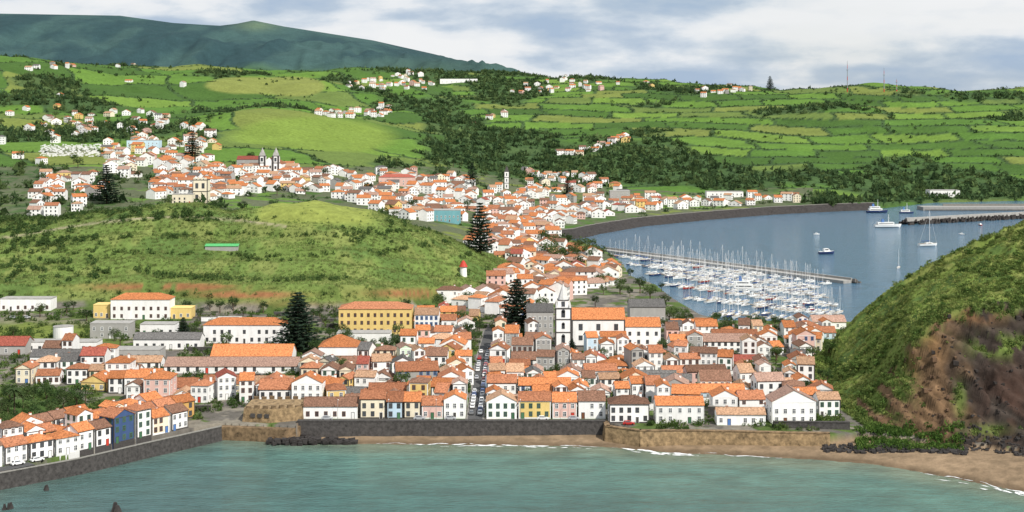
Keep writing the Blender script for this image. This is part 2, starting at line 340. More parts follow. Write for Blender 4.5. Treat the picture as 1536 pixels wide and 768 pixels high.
solo('ground',npmesh('ground',np.stack([X,YY,Z],-1).reshape(-1,3),Fa,M['terrain'],col.reshape(-1,3),True),kind='structure')
# ---------------------------------------------------------------- water
def watermat():
    m,nt,b=nodes('sea water'); N=nt.nodes.new; L=nt.links.new
    at=N('ShaderNodeAttribute'); at.attribute_name='Col'; ge=N('ShaderNodeNewGeometry')
    no=N('ShaderNodeTexNoise'); no.inputs['Scale'].default_value=.09; no.inputs['Detail'].default_value=8; no.inputs['Roughness'].default_value=.7; L(ge.outputs['Position'],no.inputs['Vector'])
    mr=N('ShaderNodeMapRange'); mr.inputs[1].default_value=.3; mr.inputs[2].default_value=.7; mr.inputs[3].default_value=.76; mr.inputs[4].default_value=1.24; L(no.outputs[0],mr.inputs[0])
    vm=N('ShaderNodeVectorMath'); vm.operation='SCALE'; L(at.outputs['Color'],vm.inputs[0]); L(mr.outputs[0],vm.inputs['Scale']); L(vm.outputs[0],b.inputs['Base Color'])
    b.inputs['Roughness'].default_value=.1; b.inputs['IOR'].default_value=1.33
    mp=N('ShaderNodeMapping'); mp.inputs['Scale'].default_value=(.45,1.1,1); mp.inputs['Rotation'].default_value=(0,0,.25); L(ge.outputs['Position'],mp.inputs[0])
    n2=N('ShaderNodeTexNoise'); n2.inputs['Scale'].default_value=.9; n2.inputs['Detail'].default_value=7; n2.inputs['Roughness'].default_value=.62; L(mp.outputs[0],n2.inputs['Vector'])
    n3=N('ShaderNodeTexNoise'); n3.inputs['Scale'].default_value=.16; n3.inputs['Detail'].default_value=3; L(mp.outputs[0],n3.inputs['Vector'])
    ad=N('ShaderNodeMath'); ad.operation='MULTIPLY_ADD'; ad.inputs[1].default_value=1.6; L(n3.outputs[0],ad.inputs[0]); L(n2.outputs[0],ad.inputs[2])
    bp=N('ShaderNodeBump'); bp.inputs['Strength'].default_value=.9; bp.inputs['Distance'].default_value=.75; L(ad.outputs[0],bp.inputs['Height']); L(bp.outputs[0],b.inputs['Normal'])
    return m
wp=np.concatenate([[-9000,-4000,-1500],np.arange(-360,1921,10),[3000,5500,10500]]); wy=np.concatenate([[5,60,200,300],np.arange(350,520,3),np.arange(520,2000,30),[2500,4000,7000,14000]])
A,B=np.meshgrid(wp,wy); wx=(A-CX)/F*B
s2=B-ip(A,SHP,SHY)
def lerp(a,b,t): return np.array(a)*(1-t[...,None])+np.array(b)*t[...,None]
sea=lerp((.055,.138,.124),(.088,.19,.16),sm(-75,-25,s2)); sea=lerp((0,0,0),(.16,.205,.15),sm(-22,-2,s2))+sea*(1-sm(-22,-2,s2)[...,None])
lf=sm(560,120,A)*.7; sea=sea*(1-lf[...,None])+np.array((.058,.112,.115))*lf[...,None]
pt=sm(.5,.66,fbm(wx/16,B/7,105,5))*.35; sea=sea*(1-pt[...,None])+np.array((.05,.098,.084))*pt[...,None]
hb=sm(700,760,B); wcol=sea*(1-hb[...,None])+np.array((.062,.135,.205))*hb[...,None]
ii=np.arange(A.size).reshape(A.shape)
Fw=np.stack([ii[:-1,:-1],ii[:-1,1:],ii[1:,1:],ii[1:,:-1]],-1).reshape(-1,4)
solo('water',npmesh('water',np.stack([wx,B,B*0],-1).reshape(-1,3),Fw,watermat(),wcol.reshape(-1,3)),kind='structure')
M['foam']=mat('sea foam',(.78,.8,.8),.9,.2,1)
fm=MB()
for (a,b,off,wmax) in [(560,900,.3,.55),(660,890,-2.2,.5),(915,1060,-.6,1.2),(940,1050,-4,.7),(1060,1180,.2,.4),(1380,1700,.2,.6),(1470,1700,-2.5,1.4),(1400,1640,-5,.5)]:
    pv=None
    for k,px in enumerate(np.arange(a,b,2.)):
        ys=float(ip(px,SHP,SHY))+off+1.6*(float(vn(np.array(px/22.),np.array(off)))-.5)*2
        wv=wmax*max(0,float(fbm(np.array(px/9.),np.array(off*3),7,3))-.36)*4*math.sin(math.pi*(px-a)/(b-a))**.5
        c=((px-CX)/F*ys,ys)
        if pv and (wv>.04 or pv[2]>.04):
            z=max(.08,gz(c[0],c[1])+.06)
            fm.add([(pv[0],pv[1]-pv[2],z),(c[0],c[1]-wv,z),(c[0],c[1]+wv,z),(pv[0],pv[1]+pv[2],z)],[(0,1,2,3)])
        pv=(c[0],c[1],wv)
solo('sea_foam',fm.mesh('foam','foam'),kind='stuff')
# ---------------------------------------------------------------- foliage stuff
def leafT(n,seed,s=.5,sq=.8,lo=-.35,up=1.):
    r=np.random.default_rng(seed); d=r.normal(size=(n,3)); d/=np.linalg.norm(d,axis=1)[:,None]; d[:,2]=np.maximum(d[:,2],lo)
    c=d*(r.uniform(.35,1,n)**.6)[:,None]; c[:,2]*=sq
    V=(c[:,None,:]+r.normal(size=(n,3,3))*s*.5*np.array([1,1,up])); return V.reshape(-1,3)
def clumps(name,Pt,Sz,Co,tm,label_kind='stuff',tall=1.):
    n=len(Pt); v=len(tm[0]); which=rng.integers(0,len(tm),n); T=np.stack(tm)[which]
    a=rng.uniform(0,6.28,n); c=np.cos(a)[:,None];s=np.sin(a)[:,None]
    x=(T[...,0]*c-T[...,1]*s)*Sz[:,None]; y=(T[...,0]*s+T[...,1]*c)*Sz[:,None]; z=T[...,2]*(Sz*rng.uniform(.8,1.35,n)*tall)[:,None]
    V=np.stack([x+Pt[:,0:1],y+Pt[:,1:2],z+Pt[:,2:3]],-1).reshape(-1,3)
    cc=np.repeat(Co,v,0); j=rng.uniform(.65,1.35,(n*v//3,1)).repeat(3,0); cc=cc*j
    return solo(name,npmesh(name,V,np.arange(n*v).reshape(-1,3),M['scrub'],cc),kind=label_kind)
dY=np.gradient(YS)[:,None]; AREA=(dY*YY)
def sample(mask,n):
    w=(mask*AREA).ravel(); w=w/w.sum(); k=rng.choice(w.size,n,p=w)
    yy=YY.ravel()[k]+rng.uniform(-.5,.5,n)*np.broadcast_to(dY,YY.shape).ravel()[k]; px=PX.ravel()[k]+rng.uniform(-1.5,1.5,n)
    x=(px-CX)/F*yy; return np.stack([x,yy,Z.ravel()[k]],-1),k
vis=(PX>-120)&(PX<1660)
def cvar(n,base,pale,p=.35):
    t=rng.uniform(0,1,n)[:,None]**(1/p-1); return np.array(base)*(1-t)+np.array(pale)*t
pt,k=sample(WOODW**1.3*vis,14000); sz=rng.uniform(2.2,6.0,len(pt)); pt[:,2]+=sz*.35
clumps('distant_woodland',pt,sz,cvar(len(pt),(.05,.09,.037),(.11,.158,.056))*rng.uniform(.7,1.25,(len(pt),1)),[leafT(28,i,.75) for i in range(4)])
pt,k=sample(HEDGE*(WOODW<.5)*vis,13000); sz=rng.uniform(.9,2.1,len(pt)); pt[:,2]+=sz*.2
clumps('hedgerows',pt,sz,cvar(len(pt),(.042,.076,.03),(.075,.115,.04)),[leafT(16,i+9,.8) for i in range(4)])
pt,k=sample(FAR*LAND*(YY<4000)*(WOODW<.5)*(meadow<.3)*vis*sm(.5,.64,fbm(X/90,YY/120,74,3)),700); sz=rng.uniform(1.6,4.2,len(pt)); pt[:,2]+=sz*.35
clumps('field_trees',pt,sz,cvar(len(pt),(.04,.075,.03),(.09,.13,.045)),[leafT(24,i+60,.7) for i in range(4)])
qmask=QW*(1-top*.98)*(1-redm*.95)*(1-path)*(YY<950)*vis
pt,k=sample(qmask*(.6+.4*sm(.28,.5,fbm(X/18,YY/18,111,3))),23000); sz=rng.uniform(.55,1.1,len(pt))
dn=fbm(pt[:,0]/35,pt[:,1]/35,113,3)[:,None]; d3=fbm(pt[:,0]/9,pt[:,1]/9,114,2)[:,None]
clumps('hillside_reeds',pt,sz,cvar(len(pt),(.15,.225,.058),(.28,.32,.12),.5)*(.55+.5*dn+.4*d3),[leafT(22,i+20,.34,.7,-.1,2.0) for i in range(4)],tall=1.3)
line=sm(.72,.92,np.sin(Z*.85+fbm(X/70,YY/70,112,2)*7))*sm(.38,.48,fbm(X/30,YY/30,118,3))
pt,k=sample(qmask*line,1500); sz=rng.uniform(.7,1.5,len(pt)); pt[:,2]+=sz*.4
clumps('hill_hedges',pt,sz,cvar(len(pt),(.065,.115,.035),(.11,.16,.05)),[leafT(40,i+80,.5,1.) for i in range(3)])
lf=QW*((PX<150)*sm(.4,.55,fbm(X/25,YY/25,115,3))*.8+bl(340,472,170,8)*.8+bl(200,455,120,8)*.6+bl(60,385,90,40)*.3+bl(560,350,60,14)*.4+bl(240,326,110,9)*1.)*(YY<960)*vis
pt,k=sample(lf,1100); sz=rng.uniform(1.1,2.4,len(pt)); pt[:,2]+=sz*.4
clumps('hill_thicket',pt,sz,cvar(len(pt),(.05,.095,.03),(.105,.155,.05)),[leafT(64,i+30,.42,1.) for i in range(3)])
rmask=RM*(1-cl*(1-gc*.9))*vis*(YY<640)
pt,k=sample(rmask*(.2+.8*sm(.3,.55,fbm(X/9,YY/9,116,3))),9000); sz=rng.uniform(.3,.8,len(pt))
dn=fbm(pt[:,0]/10,pt[:,1]/10,117,3)[:,None]
clumps('headland_scrub',pt,sz,cvar(len(pt),(.16,.23,.055),(.29,.315,.105),.5)*(.4+1.15*dn),[leafT(34,i+40,.45,.85,-.2,1.4) for i in range(4)])
pt,k=sample(rmask*sm(.48,.58,fbm(X/13,YY/13,120,3)),1000); sz=rng.uniform(.7,1.9,len(pt)); pt[:,2]+=sz*.3
clumps('headland_shrubs',pt,sz,cvar(len(pt),(.075,.13,.033),(.18,.225,.065),.45),[leafT(60,i+44,.42,.85) for i in range(4)])
edge=RM*np.exp(-((Yq-Yr-1.)/3.2)**2)*(PX>1290)*sm(.40,.5,fbm(X/5,YY/5,119,3))
pt,k=sample(edge*vis+cl*gc*.6,950); sz=rng.uniform(.4,1.3,len(pt)); pt[:,2]+=sz*.2
clumps('cliff_edge_shrubs',pt,sz,cvar(len(pt),(.08,.135,.035),(.18,.225,.065)),[leafT(50,i+90,.45,.9) for i in range(3)])
bs=((PX>1285)&(PX<1445)&(PYI>640)&(PYI<676)&(YY<505))
if bs.sum()>5:
    pt,k=sample(bs.astype(float),250); sz=rng.uniform(.7,1.7,len(pt)); pt[:,2]+=sz*.4
    clumps('cliff_foot_bushes',pt,sz,cvar(len(pt),(.06,.12,.026),(.13,.20,.045)),[leafT(60,i+50,.45,.9) for i in range(3)])
def rubble(name,pts,sizes,m='rock'):
    mb=MB()
    for (x,y,z),s in zip(pts,sizes):
        vs=[(x+s*U(.5,1)*a,y+s*U(.5,1)*b,z+s*U(.4,.9)*c) for a in(-1,1) for b in(-1,1) for c in(-1,1)]
        mb.add(vs,[(0,1,3,2),(4,6,7,5),(0,4,5,1),(2,3,7,6),(0,2,6,4),(1,5,7,3)])
    return solo(name,mb.mesh(name,m),kind='stuff')
bare=cl*(1-np.clip(gc*1.5,0,1))*vis*(cn2>.48)
for nm,w_,m_,n_ in (('cliff_outcrops',bare*dr,'darkrock',330),('scoria_outcrops',bare*(1-dr),'scoria',200)):
    pt,k=sample(w_,n_); rubble(nm,[(p[0],p[1],p[2]-.22) for p in pt],[U(.2,.65) if random.random()<.92 else U(.65,1.2) for _ in pt],m_)
pts=[];ss=[]
for i in range(420):
    px=U(1235,1450); y=ip(px,[1235,1450],[478,468])+U(-3.5,3.5)-abs(px-1340)*.01; x=(px-CX)/F*y; pts.append((x,y,gz(x,y)+.1)); ss.append(U(.3,.95))
for i in range(260):
    px=U(1440,1620); y=float(ip(px,WLP,WLY))+U(-5,8); x=(px-CX)/F*y; pts.append((x,y,gz(x,y))); ss.append(U(.2,.8))
for i in range(320):
    px=U(400,534); y=489+U(-2.5,6)*(1 if px<470 else .6)+ (px-395)*.006; x=(px-CX)/F*y; pts.append((x,y,U(.1,1.5 if px<500 else .6))); ss.append(U(.4,1.1))
rubble('shore_boulders',pts,ss)
# ---------------------------------------------------------------- roads, walls
def ribbon(name,pts,hw,m,dz=.06,skip=None,z=None):
    mb=MB(); L=[]
    for i,p in enumerate(pts):
        a=pts[max(i-1,0)];b=pts[min(i+1,len(pts)-1)]; dx=b[0]-a[0];dy=b[1]-a[1];l=math.hypot(dx,dy);nx,ny=-dy/l,dx/l
        zz=(gz(*p[:2]) if z is None else z)+dz; L.append(((p[0]+nx*hw,p[1]+ny*hw,zz),(p[0]-nx*hw,p[1]-ny*hw,zz)))
    for i in range(len(L)-1):
        if skip and i%skip: continue
        mb.add([L[i][0],L[i][1],L[i+1][1],L[i+1][0]],[(0,1,2,3)])
    return solo(name,mb.mesh(name,m),kind='structure')
SX=-13.2; SHW=3.6
sxa=lambda y:SX+(y-506)*.004+max(0,y-620)*.02
st=[(sxa(y),y) for y in np.arange(503,700,4.)]
ribbon('street',st,2.6,'asphalt',.08)
for s in (-1,1):
    mb=MB()
    for a,b in zip(st[:-1],st[1:]):
        mb.box(a[0]+2.6 if s>0 else a[0]-3.3,a[0]+3.3 if s>0 else a[0]-2.6,a[1],b[1]-.002,gz(*a)-.3,gz(*a)+.2)
    solo('pavement',mb.mesh('pave','pave'),kind='structure')
QL=[(-200,388),(-156,430),(-137.5,448),(-122.6,468),(-102,494)]
def along(pl,s):
    for a,b in zip(pl[:-1],pl[1:]):
        l=math.hypot(b[0]-a[0],b[1]-a[1])
        if s<=l or b is pl[-1]: return a[0]+(b[0]-a[0])*s/l,a[1]+(b[1]-a[1])*s/l,math.atan2(b[1]-a[1],b[0]-a[0])
        s-=l
QLEN=sum(math.hypot(b[0]-a[0],b[1]-a[1]) for a,b in zip(QL[:-1],QL[1:]))
def off(pl,d,n=40):
    o=[]
    for i in range(n+1):
        x,y,a=along(pl,QLEN*i/n*.9999); o.append((x-math.sin(a)*d,y+math.cos(a)*d))
    return o
ribbon('quay_road',off(QL,4.1),2.5,'asphalt',.07)
ribbon('quay_pavement',off(QL,1.0),.55,'pave',.14)
def wallrun(name,pl,th,z0,z1,m,cm,label,cat='wall',batter=.0,cap=.35,group=None):
    root=thing(name,label,cat,(pl[0][0],pl[0][1],z0),0,group); o=pl[0]
    w=MB();c=MB()
    for a,b in zip(pl[:-1],pl[1:]):
        dx,dy=b[0]-a[0],b[1]-a[1];l=math.hypot(dx,dy);nx,ny=-dy/l,dx/l
        def q(p,d,z): return (p[0]+nx*d-o[0],p[1]+ny*d-o[1],z-z0)
        for mb,A0,A1,B0,B1,lo,hi in ((w,-batter,th,0,th,z0,z1),(c,-.15,th+.15,-.15,th+.15,z1+.003,z1+cap)):
            mb.add([q(a,A0,lo),q(a,A1,lo),q(b,A1,lo),q(b,A0,lo),q(a,B0,hi),q(a,B1,hi),q(b,B1,hi),q(b,B0,hi)],BOXF)
    part('masonry',w.mesh('w',m),root); part('coping',c.mesh('c',cm),root); return root
wallrun('quay_wall',QL,.7,-3,5.0,'basalt','coping','dark basalt quay wall curving along the left side of the bay',batter=.6,cap=.25)
wallrun('seawall',[(-76,497.3),(-40,497.2),(0,497.2),(33,497.2)],2.2,0,6.0,'basalt','basalt','long dark basalt seawall behind the middle of the beach',batter=.7)
xw=lambda px,y:((px-CX)/F*y,y)
wallrun('fort_wall',[xw(905,500),xw(908,491),xw(960,484),xw(1030,484),xw(1100,483),xw(1180,481),xw(1245,480)],1.6,-.5,5.6,'tanlight','tanstone','low tan stone fort wall on the beach right of the dark seawall',batter=1.)
wallrun('stone_wall',[xw(1160,490),xw(1275,489)],1.,2,7.4,'basalt','basalt','dark stone wall below the large white house beside the headland')
wallrun('stone_wall',[xw(1062,508),xw(1150,503)],.9,3,9.,'basalt','coping','dark terrace wall beneath the white houses right of the tan fort wall')
RES=[]
def blk(x0,x1,y0,y1): RES.append((x0,x1,y0,y1))
fz=thing('beach_fort','weathered tan stone fort with raised corner block at left end of the seawall','fort',(-89,495,0))
mb=MB(); pl=[(-14,0),(-2,-2),(10,-5),(15,-1),(15,22),(-16,22)]
n=len(pl); ins=[(x*.95,y*.95+.4) for x,y in pl]
mb.add([(x,y,-2) for x,y in pl]+[(x,y,4.6) for x,y in ins],[tuple(range(n,2*n))]+[(i,(i+1)%n,n+(i+1)%n,n+i) for i in range(n)])
part('lower_wall',mb.mesh('f','tanstone'),fz)
mb=MB(); pl=[(-7,5),(3,2.5),(14.5,7),(14.5,21),(-7,21)]; ins=[(x*.94+.3,y*.96+.5) for x,y in pl]; n=len(pl); FT=10.2
mb.add([(x,y,4.6) for x,y in pl]+[(x,y,FT) for x,y in ins],[tuple(range(n,2*n))]+[(i,(i+1)%n,n+(i+1)%n,n+i) for i in range(n)])
part('upper_block',mb.mesh('f','tanlight'),fz)
for i in range(4):
    a=ins[i];b=ins[(i+1)%n]
    if i==3: a,b=ins[3],ins[4]
    l=math.hypot(b[0]-a[0],b[1]-a[1]);k=max(2,int(l/2.6))
    for j in range(k):
        m=MB().box(-.9,.9,-.4,.4,0,U(.4,1.2)); t=(j+.5)/k
        part('merlon',m.mesh('m','tanstone'),fz,(a[0]+(b[0]-a[0])*t,a[1]+(b[1]-a[1])*t+.45,FT),math.atan2(b[1]-a[1],b[0]-a[0]))
for k in range(3): part('embrasure',MB().box(-.8,.8,-.15,.3,0,1.3).mesh('e','dark'),fz,(-3+k*2.6,3.9-k*.55,7.2),-.25)
blk(-106,-72,490,519)
# ---------------------------------------------------------------- houses
def wgeo(w,d,h,ridge,pt=.5):
    m=MB()
    if ridge=='x': r=d/2*pt; m.ext([(-d/2,-3),(d/2,-3),(d/2,h),(0,h+r),(-d/2,h)],'x',-w/2,w/2)
    elif ridge=='y': r=w/2*pt; m.ext([(-w/2,-3),(w/2,-3),(w/2,h),(0,h+r),(-w/2,h)],'y',-d/2,d/2)
    else: m.box(-w/2,w/2,-d/2,d/2,-3,h)
    return m
def rgeo(w,d,h,ridge,pt=.5,o=.35,th=.22):
    m=MB(); z=h+.03
    if ridge in('x','y'):
        s=(d if ridge=='x' else w)/2; l=(w if ridge=='x' else d)/2+.22; r=s*pt; e=z-o*pt
        m.ext([(-s-o,e),(0,z+r),(s+o,e),(s+o,e+th),(0,z+r+th*1.1),(-s-o,e+th)],ridge,-l,l)
        rr=z+r+th*1.1
        if ridge=='x': m.box(-l-.02,l+.02,-.16,.16,rr-.1,rr+.07)
        else: m.box(-.16,.16,-l-.02,l+.02,rr-.1,rr+.07)
    elif ridge=='flat':
        m.box(-w/2-.1,w/2+.1,-d/2-.1,d/2+.1,z,z+.35)
    else:
        a=w/2+o;b=d/2+o;r=min(w,d)/2*pt*.95; q=max(0.,(w-d)/2); p=max(0.,(d-w)/2)
        m.box(-a,a,-b,b,z,z+.12)
        m.add([(-a,-b,z+.123),(a,-b,z+.123),(a,b,z+.123),(-a,b,z+.123),(-q,-p,z+r),(q,-p,z+r),(q,p,z+r),(-q,p,z+r)],[(0,1,5,4),(1,2,6,5),(2,3,7,6),(3,0,4,7),(4,5,6,7)])
    return m
def winframe(tr,w=1.,h=1.5):
    m=MB(); t=.16
    m.box(-w/2-t,-w/2,-.07,0,-h/2-t,h/2+t); m.box(w/2,w/2+t,-.07,0,-h/2-t,h/2+t); m.box(-w/2,w/2,-.07,0,h/2,h/2+t); m.box(-w/2,w/2,-.1,0,-h/2-t,-h/2)
    m.box(-.05,.05,-.05,0,-h/2,h/2); m.box(-w/2,w/2,-.048,0,.1,.18); return m
def pane(w=1.,h=1.5): return MB().box(-w/2,w/2,-.035,.0,-h/2,h/2)
TR=['whitetrim','dark','greentrim','browntrim','bluetrim']
WF={t:winframe(t).mesh('window',t) for t in TR}; WP=pane().mesh('pane','glass')
def comb(t):
    m=winframe(t); p=pane(); m.add(p.v,p.f,1); return m.mesh('window',[t,'glass'])
WC={t:comb(t) for t in TR}
DM={}
for t in ('browntrim','greentrim','dark','redpaint','bluetrim','whitetrim'):
    m=MB().box(-.5,.5,-.06,0,0,2.15); m.box(-.62,-.5,-.09,0,0,2.27,1); m.box(.5,.62,-.09,0,0,2.27,1); m.box(-.5,.5,-.09,0,2.15,2.27,1); DM[t]=m.mesh('door',[t,'dark' if t!='dark' else 'whitetrim'])
CH=MB().box(-.4,.4,-.3,.3,-1.2,1.1); CH.box(-.5,.5,-.4,.4,1.1,1.25,1); CHM=CH.mesh('chimney',['white','rterracotta'])
def windows(root,n,w,d,floors,tr,fancy,door=True,sides=(),fh=2.9,z0=1.75):
    def put(x,y,z,rz):
        if fancy: o=part('window',WF[tr],root,(x,y,z),rz); part('pane',WP,o,(0,0,0))
        else: part('window',WC[tr],root,(x,y,z),rz)
    di=random.randrange(n) if door else -1
    for f in range(floors):
        for i in range(n):
            x=-w/2+w*(i+.5)/n
            if f==0 and i==di: part('door',DM[random.choice(list(DM))],root,(x,-d/2-.004,.05))
            elif random.random()>.06: put(x,-d/2-.004,z0+f*fh,0)
        for sgn in sides:
            for yy in (-d/4,d/5): put(sgn*(w/2+.004),yy,z0+f*fh,sgn*math.pi/2)
HOUSES=[]
def hadd(X_,Y_,w,d,st,ridge,rot,wall,roof,zone,z=None,h=None):
    HOUSES.append(dict(X=X_,Y=Y_,w=w,d=d,st=st,ridge=ridge,rot=rot,wall=wall,roof=roof,zone=zone,z=gz(X_,Y_-d*.3) if z is None else z,h=h or (2.85*st+U(-.2,1.))))
def rw(): return random.choices(['white','cream','yellow','pink','pale blue','pale green','grey','ochre'],[72,8,5,5,3,2,4,2])[0]
def rr(): return random.choices(['orange','terracotta','brown','pinkish','faded','grey','red'],[35,21,16,10,14,5,2])[0]
def blocked(x,y,w,d):
    for a,b,c,e in RES:
        if x+w/2>a and x-w/2<b and y+d/2>c and y-d/2<e: return True
    return False
def town(rows):
    for zone,Y0,segs in rows:
        for a,b in segs:
            x=(a-CX)/F*Y0; x1=(b-CX)/F*Y0
            if b==698: x1=sxa(Y0)-SHW
            if a==740: x=sxa(Y0)+SHW
            slope=U(-.05,.05); xs0=x
            while x<x1-4.3:
                ty=random.random()
                if ty<.12: w=U(13,22);st=random.choice([1,1,2]);rg='x';d=U(7,11)
                elif ty<.46: w=U(4.6,6.4);st=random.choice([1,2,2,3]);rg=random.choice('xyy');d=U(6.5,11)
                elif ty<.84: w=U(6.2,9.2);st=random.choices([1,2,3],[28,64,8])[0];rg=random.choices(['x','y','hip'],[50,32,18])[0];d=U(6.5,9.5)
                else: w=U(9,12.5);st=random.choice([1,2,2,3]);rg=random.choice(['hip','x','y']);d=U(8.5,11.5)
                w=min(w,x1-x)
                yc=Y0+d/2+U(-2.6,3.2)+slope*(x-xs0)*.5; xc=x+w/2; hits=blocked(xc,yc,w-.6,d)
                if not hits and random.random()>.05:
                    hadd(xc,yc,w,d,st,rg,R(random.choice([U(-3,3),U(-9,9),U(-20,20) if w<9.5 else 0])),rw(),rr(),zone)
                if hits: x+=1.5
                else: x+=w+random.choice([.8,.8,.8,1.4,3.2])
FR=[(455,536,1,'white','brown','x',504),(540,578,2,'cream','terracotta','x',504),(580,604,2,'pale blue','terracotta','x',503.6),(606,631,2,'cream','orange','x',504),(633,664,1,'pink','terracotta','x',503.6),(666,698,2,'white','orange','y',504),(730,775,2,'white','faded','y',503.6),(778,826,2,'yellow','terracotta','x',504),(829,865,2,'pink','orange','x',503.8),(868,908,2,'white','brown','x',504),(914,974,2,'white','brown','hip',497),(984,1056,2,'white','orange','x',496.5)]
for a,b,s,wl,rf,ri,y in FR:
    x0=(a-CX)/F*y; x1=(b-CX)/F*y; d=U(8.5,10); hadd((x0+x1)/2,y+d/2,x1-x0,d,s,ri,0,wl,rf,'front',h=3.1*s+U(-.5,1.)+(1.2 if s==1 else 0))
y=496; hadd((1190-CX)/F*y,y+5,15.5,10,2,'y',R(3),'white','pinkish','front',h=8)
hadd((1155-CX)/F*540,545,11,9,2,'x',R(6),'white','pinkish','front')
hadd((1088-CX)/F*511,516,9,9,2,'y',0,'white','orange','front'); hadd((1128-CX)/F*511,516,9.5,9,2,'x',R(4),'white','terracotta','front'); hadd((1112-CX)/F*494,497,17,6.5,1,'x',R(-1),'white','faded','front')
for px_,Y_,w_,rg_,rf_ in ((1240,512,8,'x','faded'),(1205,520,9,'x','orange'),(1232,532,8,'y','terracotta'),(1190,538,8,'hip','brown'),(1215,552,9,'x','orange')): hadd((px_-CX)/F*Y_,Y_,w_,7.5,random.choice([1,2]),rg_,R(U(-10,10)),'white',rf_,'front')
for y in range(502,700,6): blk(sxa(y)-3.4,sxa(y)+3.4,y-3,y+3)
for y in range(520,700,8): xs=float(ip(y,[500,640],[86,127])); blk(xs-1.8,xs+1.8,y-4,y+4)
def quay(d0,s0,s1,zone,walls):
    s=s0;i=0
    while s<s1:
        w=U(5.4,8.8); d=7.4; x,y,a=along(QL,s+w/2); hx=x-math.sin(a)*(d0+d/2); hy=y+math.cos(a)*(d0+d/2)
        hadd(hx,hy,w,d,random.choices([1,2,3],[20,76,4])[0],random.choice(['x','x','y','hip']),a+R(U(-3,3)),walls[i%len(walls)],random.choice(['orange','orange','terracotta','brown']),zone); blk(hx-4.8,hx+4.8,hy-4.8,hy+4.8)
        s+=w+.8;i+=1
quay(7.1,16,QLEN-12,'quay',['white','white','white','white','pale blue','white','white','white','white','white','white','dark blue','white','cream'])
quay(18.6,56,QLEN-4,'quayback',['white','yellow','white','white','ochre','white','white'])
quay(30,74,QLEN+2,'quaythird',['white','white','cream','white'])
def lm(px0,px1,pyb,d,h,ridge,wall,roof,label,floors=2,nw=6,tr='whitetrim',rot=0,pt=.5,z=None,name='building',cat='building',door=True,fancy=True,fh=2.9,sides=(),ym=380):
    x,y,zz=P((px0+px1)/2,pyb,ym); w=(px1-px0)/F*y
    root=thing(name,label,cat,(x,y+d/2,zz if z is None else z),rot)
    part('wall',wgeo(w,d,h,ridge,pt).mesh('wall',wall),root); rf=part('roof',rgeo(w,d,h,ridge,pt).mesh('roof',roof),root)
    windows(root,nw,w,d,floors,tr,fancy,door,sides,fh)
    blk(x-w/2-1,x+w/2+1,y-1.5,y+d+1.5); return root,w,d,zz,rf
lm(508,617,501,14,12,'hip','yellow','rterracotta','large yellow building with terracotta hipped roof below the green hill',3,11,'browntrim',0,.42,fh=3.7)
lm(305,428,515,12,8.4,'hip','white','rorange','long white house with dark stone trim and orange roof left of dark pine',2,11,'dark',fh=3.6)
lm(166,254,479,12,10,'hip','white','rorange','white mansion with orange hipped roof between two low yellow wings',2,8,'browntrim',fh=3.8)
lm(140,164.5,477,9,6.5,'flat','yellow','yellow','low yellow wing on the left side of the white mansion',1,3,'whitetrim')
lm(256,287,478,9,5.2,'flat','yellow','yellow','low yellow wing on the right side of the white mansion',1,3,'whitetrim')
lm(0,76,466,10,6.,'flat','white','concrete','long flat white depot at the far left below the hill',1,7,'browntrim')
lm(246,446,560,14,2.9,'x','white','rpinkish','long warehouse with faded pinkish roof and low white front wall',1,14,'dark',pt=.36)
lm(316,437,546,14,3.4,'x','white','rorange','warehouse with bright orange roof behind the faded pinkish warehouse',1,8,'dark',pt=.55)
lm(478,535,547,15,7.5,'hip','white','rorange','large plain white hall with orange hipped roof right of dark pine',1,4,'whitetrim',pt=.62)
lm(505,585,515,9,4.5,'flat','white','concrete','low flat-roofed white block in front of the yellow building',1,5,'whitetrim')
lm(-20,38,532,12,4,'x','grey','rred','dark red roofed shed at far left edge below the grass field',1,3,'whitetrim')
lm(40,145,528,9,4.2,'flat','white','concrete','long low white flat-roofed workshop at left beyond the yards',1,8,'dark')
lm(150,240,541,10,4.4,'flat','grey','concrete','long low grey flat workshop left of the pinkish warehouse',1,7,'dark')
lm(45,140,549,9,4,'x','white','rgrey','low grey roofed white shed in the yards at left',1,7,'dark')
lm(200,300,524,9,4.6,'x','white','rgrey','low grey roofed white workshop in front of small pine',1,8,'dark')
lm(135,195,508,9,7,'flat','grey','concrete','grey stone block below the white mansion',2,5,'whitetrim')
lm(210,262,503,9,5,'flat','white','concrete','small flat white house between the mansion and the small pine',1,4,'dark')
lm(790,830,505,18,12,'x','grey','rgrey','tall grey stone building immediately left of the church tower',3,5,'whitetrim',pt=.3,fh=3.6)
lm(945,998,493,16,11,'x','grey','rgrey','wide dark grey roofed building behind the church annex',2,7,'whitetrim',pt=.35,fh=3.4)
lm(640,690,333,18,10,'flat','teal','concrete','teal flat-roofed building among the orange roofs behind the green hill',2,8,'whitetrim',fancy=False,ym=1100)
lm(568,622,278,14,9,'hip','pink','rred','pink building with red roof above the orange town roofs',2,8,'whitetrim',fancy=False,ym=1100)
lm(258,288,306,12,8,'flat','cream','concrete','cream flat building just left of the pale clock tower',2,4,'dark',fancy=False,ym=1150)
lm(190,238,224,16,11,'flat','pale blue','concrete','pale blue modern block on the slope below the left fields',3,8,'whitetrim',fancy=False,ym=1100)
lm(355,392,254,14,11,'x','grey','rred','red roofed hall just left of the twin-towered church',2,5,'whitetrim',fancy=False,ym=1100)
lm(418,440,258,14,8,'x','white','rterracotta','white hall just right of the twin-towered church',2,4,'dark',fancy=False,ym=1100)
lm(1395,1440,296,20,9,'flat','white','concrete','low white harbour terminal at the foot of the right hills',2,10,'dark',fancy=False,ym=1100)
lm(1060,1115,297,16,8,'flat','white','concrete','long flat white building above the far promenade',2,9,'dark',fancy=False,ym=1100)
